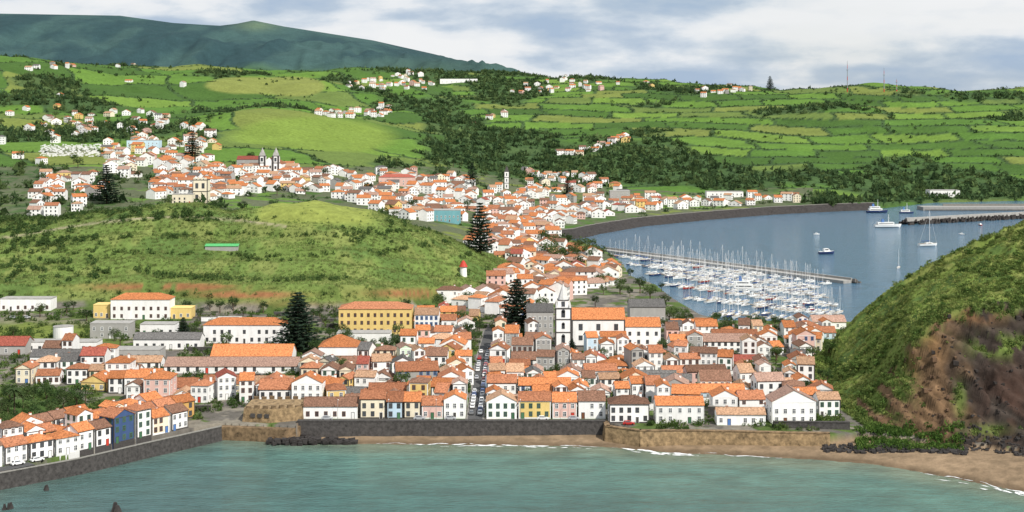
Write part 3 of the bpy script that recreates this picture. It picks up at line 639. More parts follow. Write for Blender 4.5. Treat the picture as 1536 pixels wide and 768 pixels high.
lm(915,945,304,16,14,'flat','grey','concrete','square grey tower block above the bend of the far promenade',4,4,'whitetrim',fancy=False,ym=1100)
lm(660,716,124,20,9,'flat','white','concrete','long white flat building on the skyline fields in the centre',1,8,'dark',fancy=False,ym=1100)
x,y,z=P(95,508); tk=thing('storage_tank','round white storage tank at left beside the grass field','tank',(x,y,z))
m=MB(); m.tube((0,0,-1),(0,0,6),4.6,4.6,24); part('shell',m.mesh('t','white'),tk); m=MB(); m.tube((0,0,6.003),(0,0,6.6),4.75,.6,24); part('lid',m.mesh('t','concrete'),tk); blk(x-6,x+6,y-6,y+6)
# church
x,y,z=P(845,521); ch=thing('church','white church with orange roof and dark edged bell tower','church',(x,y,z))
sc=F/y; tw_=3.5
m=MB().box(-tw_,tw_,0,2*tw_,-2,18)
for sx in(-1,1): m.box(sx*tw_-.4 if sx<0 else tw_-.3,sx*tw_+.3 if sx<0 else tw_+.4,-.06,.6,-2,18.2,1)
for zz in (7,13,18): m.box(-tw_-.25,tw_+.25,-.25,2*tw_+.25,zz-.2,zz+.2,1)
part('tower',m.mesh('tower',['white','dark']),ch)
m=MB(); m.frus(0,tw_,18.25,21.6,2.7,2.7,2.5,2.5); m.box(-2.75,2.75,tw_-2.75,tw_+2.75,21.603,21.9,1); part('belfry',m.mesh('b',['white','dark']),ch)
m=MB(); m.tube((0,tw_,21.9),(0,tw_,23.6),2.6,2.0,8); m.tube((0,tw_,23.6),(0,tw_,29.2),2.0,.12,8); part('spire',m.mesh('s','spirestone'),ch)
m=MB(); m.box(-.12,.12,tw_-.1,tw_+.1,29,31); m.box(-.65,.65,tw_-.08,tw_+.08,30.1,30.3); part('cross',m.mesh('c','dark'),ch)
for sx in(-1,1):
    for sy in(0,1):
        m=MB(); m.frus(0,0,0,.8,.45,.45,.4,.4); m.frus(0,0,.8,2.8,.4,.4,.05,.05); part('pinnacle',m.mesh('p','spirestone'),ch,(sx*(tw_-.35),.35+sy*(2*tw_-.7),18.25))
for px_,pz,w_,h_ in ((0,15.4,1.7,2.8),(0,9.8,1.4,2.2),(0,3.6,1.6,3.4)):
    m=MB(); m.box(-w_/2,w_/2,-.12,0,-h_/2,h_/2); m.tube((0,-.12,h_/2),(0,0,h_/2),w_/2,w_/2,12); part('opening',m.mesh('o','glass'),ch,(px_,-.06,pz))
m=MB(); m.box(-.8,.8,-.1,0,-1.2,1.2); part('opening',m.mesh('o','glass'),ch,(0,.82,20))
nw=(938-858)/sc; x0=tw_+.5
m=wgeo(nw,15,12.8,'x',.55)
for xx in (-nw/2-.05,nw/2-.5): m.box(xx,xx+.55,-7.58,-7.2,-2,12.0,1)
m.box(-nw/2-.1,nw/2+.1,-7.62,-7.3,12.15,12.7,1); m.box(-nw/2,nw/2,-7.61,-7.3,-2,.7,1)
part('nave',m.mesh('nave',['white','dark']),ch,(x0+nw/2,9,0)); part('nave_roof',rgeo(nw,15,12.8,'x',.55).mesh('nr','rorange'),ch,(x0+nw/2,9,0))
for i in range(3):
    for zz,s_ in ((9.2,1.6),(4.2,1.2)):
        if zz<5 and i>0: continue
        o=part('window',WC['dark'],ch,(x0+nw*(i+.5)/3,1.46,zz)); o.scale=(1.4,1,s_)
part('door',DM['greentrim'],ch,(x0+nw*.36,1.44,.1)).scale=(1.8,1,1.7)
w_=nw*.48; part('side_chapel',wgeo(w_,7,6,'x').mesh('sc','white'),ch,(x0+nw*.76,-3,0)); part('chapel_roof',rgeo(w_,7,6,'x').mesh('sr','rorange'),ch,(x0+nw*.76,-3,0))
aw=(993-940)/sc; part('annex',wgeo(aw,13,9.2,'x').mesh('an','white'),ch,(x0+nw+aw/2+.3,9,0)); part('annex_roof',rgeo(aw,13,9.2,'x').mesh('ar','rorange'),ch,(x0+nw+aw/2+.3,9,0))
for i in range(4): part('window',WC['dark'],ch,(x0+nw+aw*(i+.5)/4+.3,2.46,6))
for i in range(3): part('window',WC['dark'],ch,(x0+nw+aw*(i+.5)/4+.3,2.46,2.2))
blk(x-5,x+nw+aw+7,y-9,y+20)
def tower(px,pyb,w,h,label,dome,wm='white',name='bell_tower',cat='tower',bands=2,cren=False):
    x,y,z=P(px,pyb,1150); t=thing(name,label,cat,(x,y,z)); m=MB().box(-w/2,w/2,0,w,-3,h)
    for i in range(1,bands+1): m.box(-w/2-.2,w/2+.2,-.2,w+.2,h*i/bands-.5,h*i/bands+.1,1)
    for s in(-1,1): m.box(s*w/2-.35,s*w/2+.35,-.08,.4,-3,h-.6,1)
    part('shaft',m.mesh('s',[wm,'dark']),t)
    for i in range(bands):
        for s in ((-1,1) if w>7 else (0,)):
            part('opening',MB().box(-w*.1,w*.1,-.1,0,0,h/bands*.45).mesh('o','glass'),t,(s*w*.22,-.1,h*i/bands+h/bands*.25))
    if dome: m=MB(); m.frus(0,w/2,h+.1,h+w*.5,w*.45,w*.45,w*.3,w*.3); m.tube((0,w/2,h+w*.5),(0,w/2,h+w*1.25),w*.32,.05,8); part('cupola',m.mesh('d',dome),t)
    if cren:
        for i in range(4): part('merlon',MB().box(-w*.09,w*.09,-.1,.5,0,1.6).mesh('m',wm),t,(-w/2+w*(i+.5)/4,0,h+.12))
    return t
tower(300,304,12.5,20,'square pale clock tower with crenellated top behind the green hill',None,'cream','clock_tower','tower',2,True)
tower(760,283,6,22,'slim white bell tower rising alone above the far town',"dark",bands=3)
x,y,z=P(403,263,1150); mc_=thing('church','grey and white church with twin domed towers on the town slope','church',(x,y,z))
for s in(-1,1):
    m=MB().box(-3.6,3.6,0,7,-3,21); m.box(-3.8,3.8,-.2,7.2,13,13.8,1); m.box(-3.8,3.8,-.2,7.2,20.4,21.1,1); m.box(-3.9,-1.9,-.1,.5,-3,20.3,1); m.box(1.9,3.9,-.1,.5,-3,20.3,1)
    part('tower',m.mesh('t',['white','dark']),mc_,(s*7.3,0,0)); m=MB(); m.frus(0,3.5,21.1,24.5,3,3,2.2,2.2); m.tube((0,3.5,24.5),(0,3.5,27.2),2.3,1.4,8); m.tube((0,3.5,27.2),(0,3.5,30),1.,.1,8); part('cupola',m.mesh('d','grey'),mc_,(s*7.3,0,0))
    part('opening',MB().box(-1.2,1.2,-.1,0,0,4).mesh('o','glass'),mc_,(s*7.3,-.1,15))
    part('opening',MB().box(-1,1,-.1,0,0,3).mesh('o','glass'),mc_,(s*7.3,-.1,7))
m=MB(); m.ext([(-3.6,-3),(3.6,-3),(3.6,15),(0,19),(-3.6,15)],'y',.5,3); part('facade',m.mesh('f','white'),mc_)
for s in(-1.6,1.6): part('window',WC['dark'],mc_,(s,.48,9)).scale=(1.3,1,1.6)
part('nave',wgeo(26,34,12,'y').mesh('n','white'),mc_,(0,21,0)); part('roof',rgeo(26,34,12,'y').mesh('n','rterracotta'),mc_,(0,21.1,0))
part('door',DM['greentrim'],mc_,(0,.48,0)).scale=(2.5,1,2)
x,y,z=P(695,412); wmill=thing('windmill','small round white windmill with red cap at right foot of hill','windmill',(x,y,z))
m=MB(); m.tube((0,0,-2),(0,0,4.5),2.2,1.9,14); part('drum',m.mesh('d','white'),wmill); m=MB(); m.tube((0,0,4.5),(0,0,7.5),2.6,1.0,14); m.tube((0,0,7.5),(0,0,8.3),1.,.1,14); part('cap',m.mesh('c','redpaint'),wmill)
x,y,z=P(334,370); gs=thing('shed','low shed with bright green roof alone on the hillside','shed',(x,y,z-.4)); part('wall',wgeo(19,6,1.,'x',.3).mesh('w','grey'),gs); part('roof',rgeo(19,6,1.,'x',.3).mesh('r','greenroof'),gs)
for px,pyb,h,lb in ((1271,138,66,'tallest thin radio mast on the ridge above the port'),(1326,138,50,'second thin radio mast on the ridge, right of the tallest'),(1345,137,26,'short radio mast just right of the taller pair on the ridge'),(1519,130,44,'radio mast on the ridge at the far right edge')):
    x,y,z=P(px,pyb,1800); an=thing('radio_mast',lb,'mast',(x,y,z)); m=MB()
    for i in range(8): m.tube((0,0,h*i/8-(2 if i==0 else 0)),(0,0,h*(i+1)/8),1.1-.1*i,1.0-.1*i,5,0 if i%3 else 1)
    part('lattice',m.mesh('a',['steel','redpaint']),an); part('platform',MB().box(-2,2,-2,2,h*.7,h*.7+.8).mesh('p','steel'),an)
rows=[]
def Rr(y,*s): rows.append((len(rows)+1,y,s))
Rr(520,(385,698),(740,905),(985,1060)); Rr(533.5,(190,698),(740,1140)); Rr(547,(120,698),(740,1215)); Rr(561,(25,240),(450,698),(740,1225)); Rr(576,(30,240),(448,698),(740,1215))
Rr(591,(30,240),(448,698),(740,1215)); Rr(606,(60,235),(540,698),(740,1215)); Rr(621,(600,698),(740,1222)); Rr(636,(622,698),(740,830),(1000,1225)); Rr(651,(625,698),(740,830),(1000,1235)); Rr(667,(625,698),(740,830),(1000,1245)); Rr(683,(622,698),(740,790),(1003,1080),(1175,1255)); Rr(699,(622,698),(1008,1050),(1195,1265)); Rr(716,(625,698),(740,790),(1195,1270)); Rr(732,(630,700),(740,800))
PINES=[(447,528,438),(775,498,418),(720,381,304),(275,514,476),(289,242,196),(160,305,247),(1155,135,114),(858,537,508),(708,280,245),(851,302,268)]
for px,pb,ptp in PINES[:2]+PINES[3:4]+PINES[7:8]:
    x,y,z=P(px,pb); blk(x-5,x+5,y-6,y+4)
town(rows)
AREAS=[('mid',[(655,445),(745,425),(715,385),(640,345),(600,330),(690,322),(830,345),(835,368),(870,385),(905,400),(930,415),(900,432),(830,456),(735,470)],200,7.8),
('far',[(400,290),(470,255),(560,262),(640,262),(720,280),(800,290),(850,300),(840,345),(760,340),(690,335),(600,328),(520,300)],220,9.3),
('far',[(320,300),(400,290),(450,268),(440,250),(400,262),(340,252),(280,262),(240,290)],75,10),('far',[(840,300),(930,296),(1060,300),(1200,296),(1210,305),(1060,311),(950,320),(860,335),(838,345)],85,11),
('far',[(25,335),(70,268),(140,262),(165,290),(120,318)],34,11),('far',[(150,260),(200,200),(300,188),(330,215),(330,250),(250,262)],44,14),('far',[(60,180),(110,170),(260,168),(300,185),(180,205),(60,200)],36,15),
('far',[(450,172),(590,160),(590,176),(450,178)],24,14),('far',[(515,128),(600,108),(665,118),(640,134),(540,138)],36,15),('far',[(755,136),(850,118),(915,128),(900,138),(780,144)],26,17),('far',[(1035,137),(1130,134),(1120,139),(1040,142)],12,14),
('far',[(835,232),(900,218),(940,205),(942,214),(860,236)],16,13),('far',[(780,255),(860,262),(940,285),(900,296),(800,288)],34,11),('far',[(20,98),(200,96),(200,104),(20,108)],8,20),('far',[(700,190),(760,165),(760,180)],6,20),('far',[(0,120),(330,120),(330,240),(0,250)],12,40),('far',[(150,215),(300,210),(320,262),(170,268)],34,13),('far',[(230,300),(330,300),(340,270),(240,262)],36,11),('far',[(700,110),(1200,130),(1000,160),(720,150)],8,40)]
placed=[(h['X'],h['Y']) for h in HOUSES]
for zone,poly,n,sp in AREAS:
    xs=[p[0] for p in poly];ys=[p[1] for p in poly]; c=0;tr_=0
    while c<n and tr_<n*14:
        tr_+=1; px=U(min(xs),max(xs));py=U(min(ys),max(ys))
        if not bool(pip(np.array(px),np.array(py),poly)): continue
        x,y,z=P(px,py,700 if zone=='mid' else 1080)
        if z<3 or (zone=='mid' and z>14) or blocked(x,y,7,7): continue
        A_=np.array(placed)
        if np.min((A_[:,0]-x)**2+(A_[:,1]-y)**2)<sp*sp: continue
        placed.append((x,y)); c+=1
        hadd(x,y,U(7,15),U(7.5,11),random.choice([1,2,2,2,3]),random.choices(['x','y','hip'],[50,34,16])[0],R(random.choice([0,0,20,-25,70])+U(-8,8)),random.choices(['white','cream','pink','yellow','grey'],[84,6,3,3,4])[0],rr(),zone)
HOUSES.sort(key=lambda h:h['Y']+(0 if h['zone']!='far' else 3000))
IND=HOUSES[:297]; REST=HOUSES[297:]
ZN={'front':'in the front row above beach','quay':'in the left quay row','quayback':'in second row behind left quay','quaythird':'in third row behind left quay','mid':'among the mid-town roofs'}
zones={}
for h in IND:
    fancy=h['Y']<575; det=h['Y']<720
    root=thing('house','x','house',(h['X'],h['Y'],h['z']),h['rot'])
    tr_=random.choices(TR,[46,26,10,12,6])[0]
    w=wgeo(h['w'],h['d'],h['h'],h['ridge'])
    tc='dark' if tr_=='dark' or random.random()<.3 else 'whitetrim'
    if h['Y']<660:
        W2,D2,H2=h['w']/2,h['d']/2,h['h']
        w.box(-W2-.04,-W2+.3,-D2-.05,-D2+.2,-3,H2-.45,1); w.box(W2-.3,W2+.04,-D2-.05,-D2+.2,-3,H2-.45,1); w.box(-W2+.3,W2-.3,-D2-.04,-D2+.1,-3,.5,1); w.box(-W2-.03,W2+.03,-D2-.07,-D2+.1,H2-.44,H2-.2,1)
    part('wall',w.mesh('wall',[h['wall'],tc]),root)
    rf=part('roof',rgeo(h['w'],h['d'],h['h'],h['ridge']).mesh('roof','r'+h['roof']),root)
    if random.random()<.6:
        r=(h['d'] if h['ridge']!='y' else h['w'])*.25
        part('chimney',CHM,rf,(h['w']*U(.2,.36)*random.choice([-1,1]) if h['ridge']!='y' else h['w']*.2,U(.1,.2)*h['d'],h['h']+r*.6))
    if random.random()<.4 and str(h['zone'])[:4]!='quay' and h['st']>1:
        aw=h['w']*U(.4,.7); ad=U(3,4.6); ah=h['h']*U(.42,.62); ax=U(-.5,.5)*(h['w']-aw)
        part('annex',wgeo(aw,ad,ah,'x',.4).mesh('a',h['wall']),root,(ax,h['d']/2+ad/2+.3,0)); part('annex_roof',rgeo(aw,ad,ah,'x',.4,.2,.16).mesh('a','r'+random.choice(['orange','terracotta','faded','brown'])),root,(ax,h['d']/2+ad/2+.3,0))
    n=max(2,int(round(h['w']/U(2.4,3.4))))
    side=() if not fancy else ((1,) if h['X']<0 else (-1,))
    if str(h['zone'])[:4]=='quay': side=(-1,)
    windows(root,n if det else 2,h['w'],h['d'],h['st'],tr_,fancy,True,side,fh=2.9)
    h['o']=root; zones.setdefault(h['zone'],[]).append(h)
SN={1:'single-storey',2:'two-storey',3:'three-storey'}
for z_,L in zones.items():
    L.sort(key=lambda h:CX+F*h['X']/h['Y'])
    ph=ZN.get(z_) or f'in {od(z_)} row behind front'
    for i,h in enumerate(L):
        rn_={'x':'','y':'gabled ','hip':'hipped '}[h['ridge']]
        tags(h['o'],f"{h['wall']} {SN[h['st']]} house, {h['roof']} {rn_}roof, {od(i+1)} from left {ph}",'house','houses '+ph)
big=MB(); slots=['white','cream','pink','yellow','grey','rorange','rterracotta','rbrown','rpinkish','rgrey','rred','rfaded','glass','pale blue','ochre','dark blue','pale green']
for h in REST:
    L=(h['X'],h['Y'],h['z'])
    big.merge(wgeo(h['w'],h['d'],h['h'],h['ridge']),L,h['rot'],slots.index(h['wall'])); big.merge(rgeo(h['w'],h['d'],h['h'],h['ridge']),L,h['rot'],slots.index('r'+h['roof']))
    for f in range(h['st']):
        for i in range(3):
            xx=h['w']*((i+.5)/3-.5); big.merge(MB().box(xx-.55,xx+.55,-h['d']/2-.06,-h['d']/2+.05,1+f*2.9,2.5+f*2.9),L,h['rot'],12)
solo('distant_houses',big.mesh('dh',slots),kind='stuff')
mb=MB()
for i in range(300):
    x,y,z=P(U(60,155),U(217,235))
    if 1450<y<2100: s=U(.6,1.4); mb.box(x-s,x+s,y-1,y+1,z-1,z+U(.5,1.6))
if mb.v: solo('cemetery_tombs',mb.mesh('t','whitetrim'),kind='stuff')
gw=[]
for i in range(130):
    px=U(250,1200);Y=random.choice([r[1] for r in rows])-U(2,4); x=(px-CX)/F*Y; l=U(5,14)
    if blocked(x,Y,l,1): continue
    if any((abs(h['X']-x)<h['w']/2+l/2) and (abs(h['Y']-Y)<h['d']/2+.5) for h in IND): continue
    gw.append((px,x,Y,l))
gw.sort()
for i,(px,x,Y,l) in enumerate(gw):
    wh=random.random()<.5; z=gz(x,Y)
    wallrun('garden_wall',[(x-l/2,Y),(x+l/2,Y)],.3,z-1,z+U(1.6,2.8),'white' if wh else 'basalt','coping',f"{'white' if wh else 'dark stone'} garden wall between house rows, {od(i+1)} from left",cap=.12,group='garden walls')
x,y,z=P(560,538); wallrun('garden_wall',[(x-16,y),(x+22,y)],.5,z-1,z+4.2,'basalt','coping','long dark stone yard wall below the yellow building',cap=.2)
HXY=np.array([(h['X'],h['Y'],h['w'],h['d']) for h in HOUSES if h['Y']<1000]); gp=[]
for i in range(11000):
    Y=U(486,740) if random.random()<.92 else U(486,505); px=U(0,1265); x=(px-CX)/F*Y
    if Y<503.5 and (px<915): continue
    if blocked(x,Y,.5,.5): continue
    if np.any((np.abs(HXY[:,0]-x)<HXY[:,2]/2+.7)&(np.abs(HXY[:,1]-Y)<HXY[:,3]/2+.9)): continue
    if float(fbm(np.array(x/11),np.array(Y/11),121,3))<.44: continue
    z=gz(x,Y)
    if z>4 and z<20: gp.append((x,Y,z))
gp=np.array(gp)[:2900]; sz=rng.uniform(.5,1.8,len(gp)); gp[:,2]+=sz*.5
clumps('garden_greenery',gp,sz,cvar(len(gp),(.055,.10,.026),(.13,.175,.052)),[leafT(40,i+70,.5,.9) for i in range(4)])
# ---------------------------------------------------------------- trees
def crown(n,seed,blobs):
    r=np.random.default_rng(seed); V=[]
    for (c,rad) in blobs:
        d=r.normal(size=(n,3)); d/=np.linalg.norm(d,axis=1)[:,None]; p=np.array(c)+d*(rad*r.uniform(.55,1.05,n))[:,None]*np.array([1,1,.8])
        V.append((p[:,None,:]+r.normal(size=(n,3,3))*.24).reshape(-1,3))
    V=np.concatenate(V); return V,np.arange(len(V)).reshape(-1,3)
BROAD=[]
for s in range(4):
    r=random.Random(s+3); bl_=[((0,0,7.),2.4)]+[((math.cos(a)*r.uniform(1.6,2.6),math.sin(a)*r.uniform(1.6,2.6),r.uniform(4.4,7.)),r.uniform(1.2,2.)) for a in [i*1.05+r.uniform(-.3,.3) for i in range(6)]]
    V,Fc=crown(105,s,bl_); cm=npmesh('crown',V,Fc,M['leaf' if s%2==0 else 'leaf2'])
    t=MB(); t.tube((0,0,-1),(.1,0,3.6),.38,.24)
    for c,_ in bl_[1:5]: t.tube((.1,0,3.3),c,.16,.05,5)
    BROAD.append((t.mesh('trunk','trunk'),cm))
PINE=[]
for s in range(3):
    r=np.random.default_rng(s+50); V=[]
    for z in np.linspace(.7,9.8,17):
        Lm=((1-z/10)**.8*4.1+.12)*r.uniform(.8,1.1)
        if z<1.8: Lm*=.8
        nb=11; a0=r.uniform(0,6.28)
        for b in range(nb):
            a=a0+b*6.283/nb+r.uniform(-.15,.15); L_=Lm*r.uniform(.72,1.08); k=max(2,int(L_*3.6))
            for i in range(k):
                u=(i+1)/k; p=np.array([math.cos(a)*L_*u,math.sin(a)*L_*u,z+.14*L_*u*u-.05*u])
                for q in range(4): V.append(p+r.normal(size=(3,3))*np.array([.27,.27,.11]))
    V=np.concatenate(V); cm=npmesh('crown',V,np.arange(len(V)).reshape(-1,3),M['pine'])
    t=MB(); t.tube((0,0,-.5),(0,0,9.7),.24,.03,8); PINE.append((t.mesh('trunk','trunk'),cm))
m=MB()
for a in np.arange(0,6.28,.33):
    el=.75*math.sin(a*7.3)+.35; pv=None
    for i in range(7):
        u=i/6; rr_=3.3*u*math.cos(el*.6); zz=8+2.2*u*math.sin(el)+.9*u-2.6*u*u; w_=.42*math.sin(math.pi*min(1,u*.9+.1))+.03
        c=(math.cos(a)*rr_,math.sin(a)*rr_,zz); n=(-math.sin(a)*w_,math.cos(a)*w_)
        cu=((c[0]+n[0],c[1]+n[1],c[2]-.18),c,(c[0]-n[0],c[1]-n[1],c[2]-.18))
        if pv: m.add([pv[0],pv[1],cu[1],cu[0]],[(0,1,2,3)]); m.add([pv[1],pv[2],cu[2],cu[1]],[(0,1,2,3)])
        pv=cu
t=MB(); t.tube((0,0,-.5),(.15,0,4),.3,.22,8); t.tube((.15,0,4),(0,0,8.1),.22,.2,8)
PALM=[(t.mesh('trunk','trunk'),m.mesh('crown','palmleaf'))]
def tree(kind,x,y,z,h,label,group=None,wd=1.):
    lib={'broadleaf_tree':BROAD,'pine_tree':PINE,'palm_tree':PALM}[kind]; tk,cr_=random.choice(lib)
    o=thing(kind,label,'tree',(x,y,z),U(0,6.28),group); s=h/(9.3 if kind=='broadleaf_tree' else 10.); o.scale=(s*wd*U(.92,1.12),s*wd*U(.92,1.12),s)
    part('trunk',tk,o); part('crown',cr_,o); return o
PL=['tall dark layered pine right of the long orange-roofed house','tall dark layered pine just left of the white church','very tall dark pine in the mid-town right of the green hill','small layered pine in front of the long white stone-trimmed house','dark pine on the upper slope left of the twin-towered church','broad dark pine at left among houses behind the green hill','lone pine standing on the skyline ridge','small pine in front of the white church nave','dark pine among the far orange roofs left of slim tower','dark pine near the bend of the far promenade']
for i,((px,pb,ptp),lb) in enumerate(zip(PINES,PL)):
    x,y,z=P(px,pb,1800 if pb<150 else (1080 if pb<310 else 380)); tree('pine_tree',x,y,z,(pb-ptp)/F*y,lb,wd=1.15 if i<2 else 1.)
for px,pb,ptp,lb in ((22,622,576,'tall palm at the left edge above the garden trees'),(128,606,573,'palm tree with drooping fronds right of the garden trees'),(60,640,612,'short palm in the middle of the quayside garden trees')):
    x,y,z=P(px,pb); tree('palm_tree',x,y,z,(pb-ptp)/F*y,lb)
tg={}; TC=[0]
def tadd(px,py,h,zone,kind='broadleaf_tree',ym=380):
    x,y,z=P(px,py,ym)
    if z<2 or TC[0]>=292: return
    TC[0]+=1; tg.setdefault(zone,[]).append((px,tree(kind,x,y,z,h,'t'),h))
for px,py in [(5,650),(22,640),(45,628),(60,640),(80,630),(95,618),(105,626),(35,612),(70,610),(12,622),(88,606),(0,632),(30,648),(52,634),(115,615),(15,608),(50,602),(75,622)]: tadd(px,py,U(6,9.5),'in the quayside garden at left')
for px,py in [(815,372),(828,380),(842,390),(850,378),(862,392),(872,384),(885,396),(858,402),(845,412),(868,410),(838,400),(890,386),(900,392),(822,390),(835,375)]: tadd(px,py,U(11,17),'in the park above the marina')
for px,py in [(1004,488),(1018,492),(1032,490),(1010,480),(1026,482),(990,476),(960,440),(945,446),(975,452),(930,440),(1020,486),(912,424),(900,430),(1060,505),(1090,506),(1130,503),(1165,504)]: tadd(px,py,U(6,12),'along the near marina shore')
for px,py in [(180,520),(172,512),(205,515),(235,512),(258,520),(20,505),(60,476),(130,482),(300,478),(330,470),(365,474),(395,470),(430,474),(480,478),(470,562),(460,556),(490,560),(100,470),(290,505),(340,520),(625,478),(640,470),(660,462),(630,500),(610,470),(540,530),(600,528),(575,524),(520,524),(110,465),(150,462),(280,468),(315,466),(350,466),(450,470),(470,480)]: tadd(px,py,U(5,9),'around the yards below the hill')
nl=0
for i in range(300):
    px=U(440,1250);py=U(485,618); x,y,z=P(px,py)
    if nl>=100 or z>14 or min(max(abs(h['X']-x)-h['w']/2,abs(h['Y']-y)-h['d']/2) for h in IND)<.9 or blocked(x,y,2,2): continue
    nl+=1; tadd(px,py,U(4.5,9.),'in lower town gardens')
for i in range(60):
    px=U(650,1000);py=U(335,470); x,y,z=P(px,py)
    if z<3 or z>14 or blocked(x,y,2,2): continue
    tadd(px,py,U(5,10),'among the mid-town houses')
for i in range(140):
    px=random.choice([U(0,330),U(0,330),U(330,760)]);py=U(175,330) if px<330 else U(240,330); x,y,z=P(px,py,1080)
    tadd(px,py,U(7,14),'among the far slope houses',ym=1080)
for z_,L in tg.items():
    L.sort(key=lambda t:t[0])
    for i,(px,o,h) in enumerate(L): tags(o,f"round leafy green tree, {od(i+1)} from left {z_}",'tree','trees '+z_)
# ---------------------------------------------------------------- far promenade, port, marina
def revet(name,label,pts,run,rise,m='rock',cat='wall'):
    mb=MB(); L=[]
    for i in range(len(pts)-1):
        a=pts[i];b=pts[i+1];l=math.hypot(b[0]-a[0],b[1]-a[1]);k=max(1,int(l/5))
        for j in range(k): L.append((a[0]+(b[0]-a[0])*j/k,a[1]+(b[1]-a[1])*j/k))
    L.append(pts[-1]); rows_=[]
    prof_=[(-1,-1.5),(-.8,.2),(-.6,.36),(-.4,.58),(-.2,.8),(0,1.),(.25,1.),(.26,-.2)]
    for i,p in enumerate(L):
        a=L[max(i-2,0)];b=L[min(i+2,len(L)-1)];dx,dy=b[0]-a[0],b[1]-a[1];l=math.hypot(dx,dy);nx,ny=-dy/l,dx/l
        rows_.append([(p[0]+nx*run*u+U(-.9,.9),p[1]+ny*run*u+U(-.9,.9),(v*rise if v>0 else v)+(U(-.8,.8) if 0<v<1 else 0)) for u,v in prof_])
    n=8; vs=[v for r_ in rows_ for v in r_]; fs=[(i*n+j,(i+1)*n+j,(i+1)*n+j+1,i*n+j+1) for i in range(len(L)-1) for j in range(n-1)]
    mb.add(vs,fs); t=thing(name,label,cat,(0,0,0)); part('rock_slope',mb.mesh('r',m),t)
    c=MB()
    for i in range(len(L)-1):
        q=[rows_[i][5],rows_[i+1][5]]; c.tube((q[0][0],q[0][1]+1,rise+.3),(q[1][0],q[1][1]+1,rise+.3),.5,.5,4)
    part('parapet',c.mesh('c','coping'),t); return t
revet('promenade_revetment','dark rock revetment curving along the far side of the harbour',[Wp(*p)[:2] for p in HP[:8]],13,7.8)
x0,y0,_=Wp(1355,337); x1,y1,_=Wp(1700,318)
bw=thing('breakwater','dark rubble breakwater reaching in from the right across the harbour','breakwater',(x0,y0,0))
mb=MB(); ang=math.atan2(y1-y0,x1-x0); Lb=math.hypot(x1-x0,y1-y0)
for i in range(900):
    s=U(0,Lb); v=U(-9,9); h=(1-abs(v)/10)*5; q=U(.8,1.7); mb.frus(s,v,h-2,h+q*.5,q,q*U(.6,1),q*U(.4,.8),q*U(.4,.8))
o=part('rubble_mound',mb.mesh('b','rock'),bw,(0,0,0),ang); o['kind']='stuff'
part('wall_crest',MB().box(4,Lb,-1.5,1.5,3,7).mesh('b','concrete'),bw,(0,0,0),ang)
x0,y0,_=Wp(1385,316)
pq=thing('port_quay','long low grey concrete port quay beyond the rubble breakwater','quay',(x0,y0,0)); part('deck',MB().box(0,420,0,26,-2,4.2).mesh('q','concrete'),pq)
part('fender_strip',MB().box(2,418,-.35,0,.3,1.5).mesh('f','greyrock'),pq)
part('edge_wall',MB().box(30,420,22,24,4.2,6.6).mesh('q','coping'),pq)
a=Wp(903,377); b=Wp(1272,425); ang=math.atan2(b[1]-a[1],b[0]-a[0]); Lm=math.hypot(b[0]-a[0],b[1]-a[1])
mo=thing('marina_mole','long stone mole sheltering the marina from the open harbour','pier',(a[0],a[1],0),ang)
part('deck',MB().box(0,Lm,-4.5,3,-2,2.0).mesh('m','concrete'),mo); part('wave_wall',MB().box(0,Lm,3.003,4.2,-2,3.4).mesh('m','concrete'),mo)
mb=MB()
for i in range(600):
    s=U(0,Lm+4); v=U(4.3,9.5); h=2.6-(v-4.5)*.55; q=U(.6,1.2); mb.frus(s,v,h-2,h+q*.4,q,q,q*.5,q*.5)
o=part('rock_armour',mb.mesh('m','greyrock'),mo); o['kind']='stuff'
def hullmb(L,B,D):
    m=MB(); n=9; rg=[]
    for i in range(n):
        u=i/(n-1); b=B/2*(.82+.36*u if u<.5 else 1.0*(1-((u-.5)/.5)**2.2)); b=max(b,.03); zd=D*(1+.25*u*u); x=-L/2+L*u
        rg.append([(x,-b,zd),(x-.03*L*u,-b*.8,D*.25),(x-.06*L*u,0,-.35),(x-.03*L*u,b*.8,D*.25),(x,b,zd)])
    vs=[p for r_ in rg for p in r_]; fs=[]
    for i in range(n-1):
        for j in range(4): fs.append((i*5+j,(i+1)*5+j,(i+1)*5+j+1,i*5+j+1))
    fs.append((0,1,2,3,4)); m.add(vs,fs)
    m.add(vs,[(i*5,i*5+4,(i+1)*5+4,(i+1)*5) for i in range(n-1)],1); return m
BO={}
for k in('hullw','hullb','hullr'): BO['s',k]=hullmb(10.5,3.1,1.15).mesh('hull',[k,'teak']); BO['m',k]=hullmb(8,2.8,1.2).mesh('hull',[k,'hullw'])
c=MB(); c.add([(-1.5,-1,1.2),(-1.5,1,1.2),(2.8,.7,1.3),(2.8,-.7,1.3),(-1.3,-.85,1.85),(-1.3,.85,1.85),(1.8,.6,1.75),(1.8,-.6,1.75)],BOXF); BO['cab']=c.mesh('cabin','hullw')
c=MB()
for s in(-1,1): c.box(-1,1.4,s*.93-.03,s*.93+.03,1.42,1.66)
BO['cw']=c.mesh('cabin_window','glass')
BO['mast']=MB().tube((.9,0,1.2),(.9,0,17.5),.13,.09,6).box(.85,.95,-1.1,1.1,9.2,9.27).tube((4.9,0,1.4),(.95,0,17),.025,.025,4).tube((-5,0,1.3),(.85,0,17.2),.025,.025,4).mesh('mast','alu')
for k in('canvas','hullw'): BO['boom',k]=MB().tube((.8,0,2.6),(-3.8,0,2.5),.26,.16,6).mesh('boom',k)
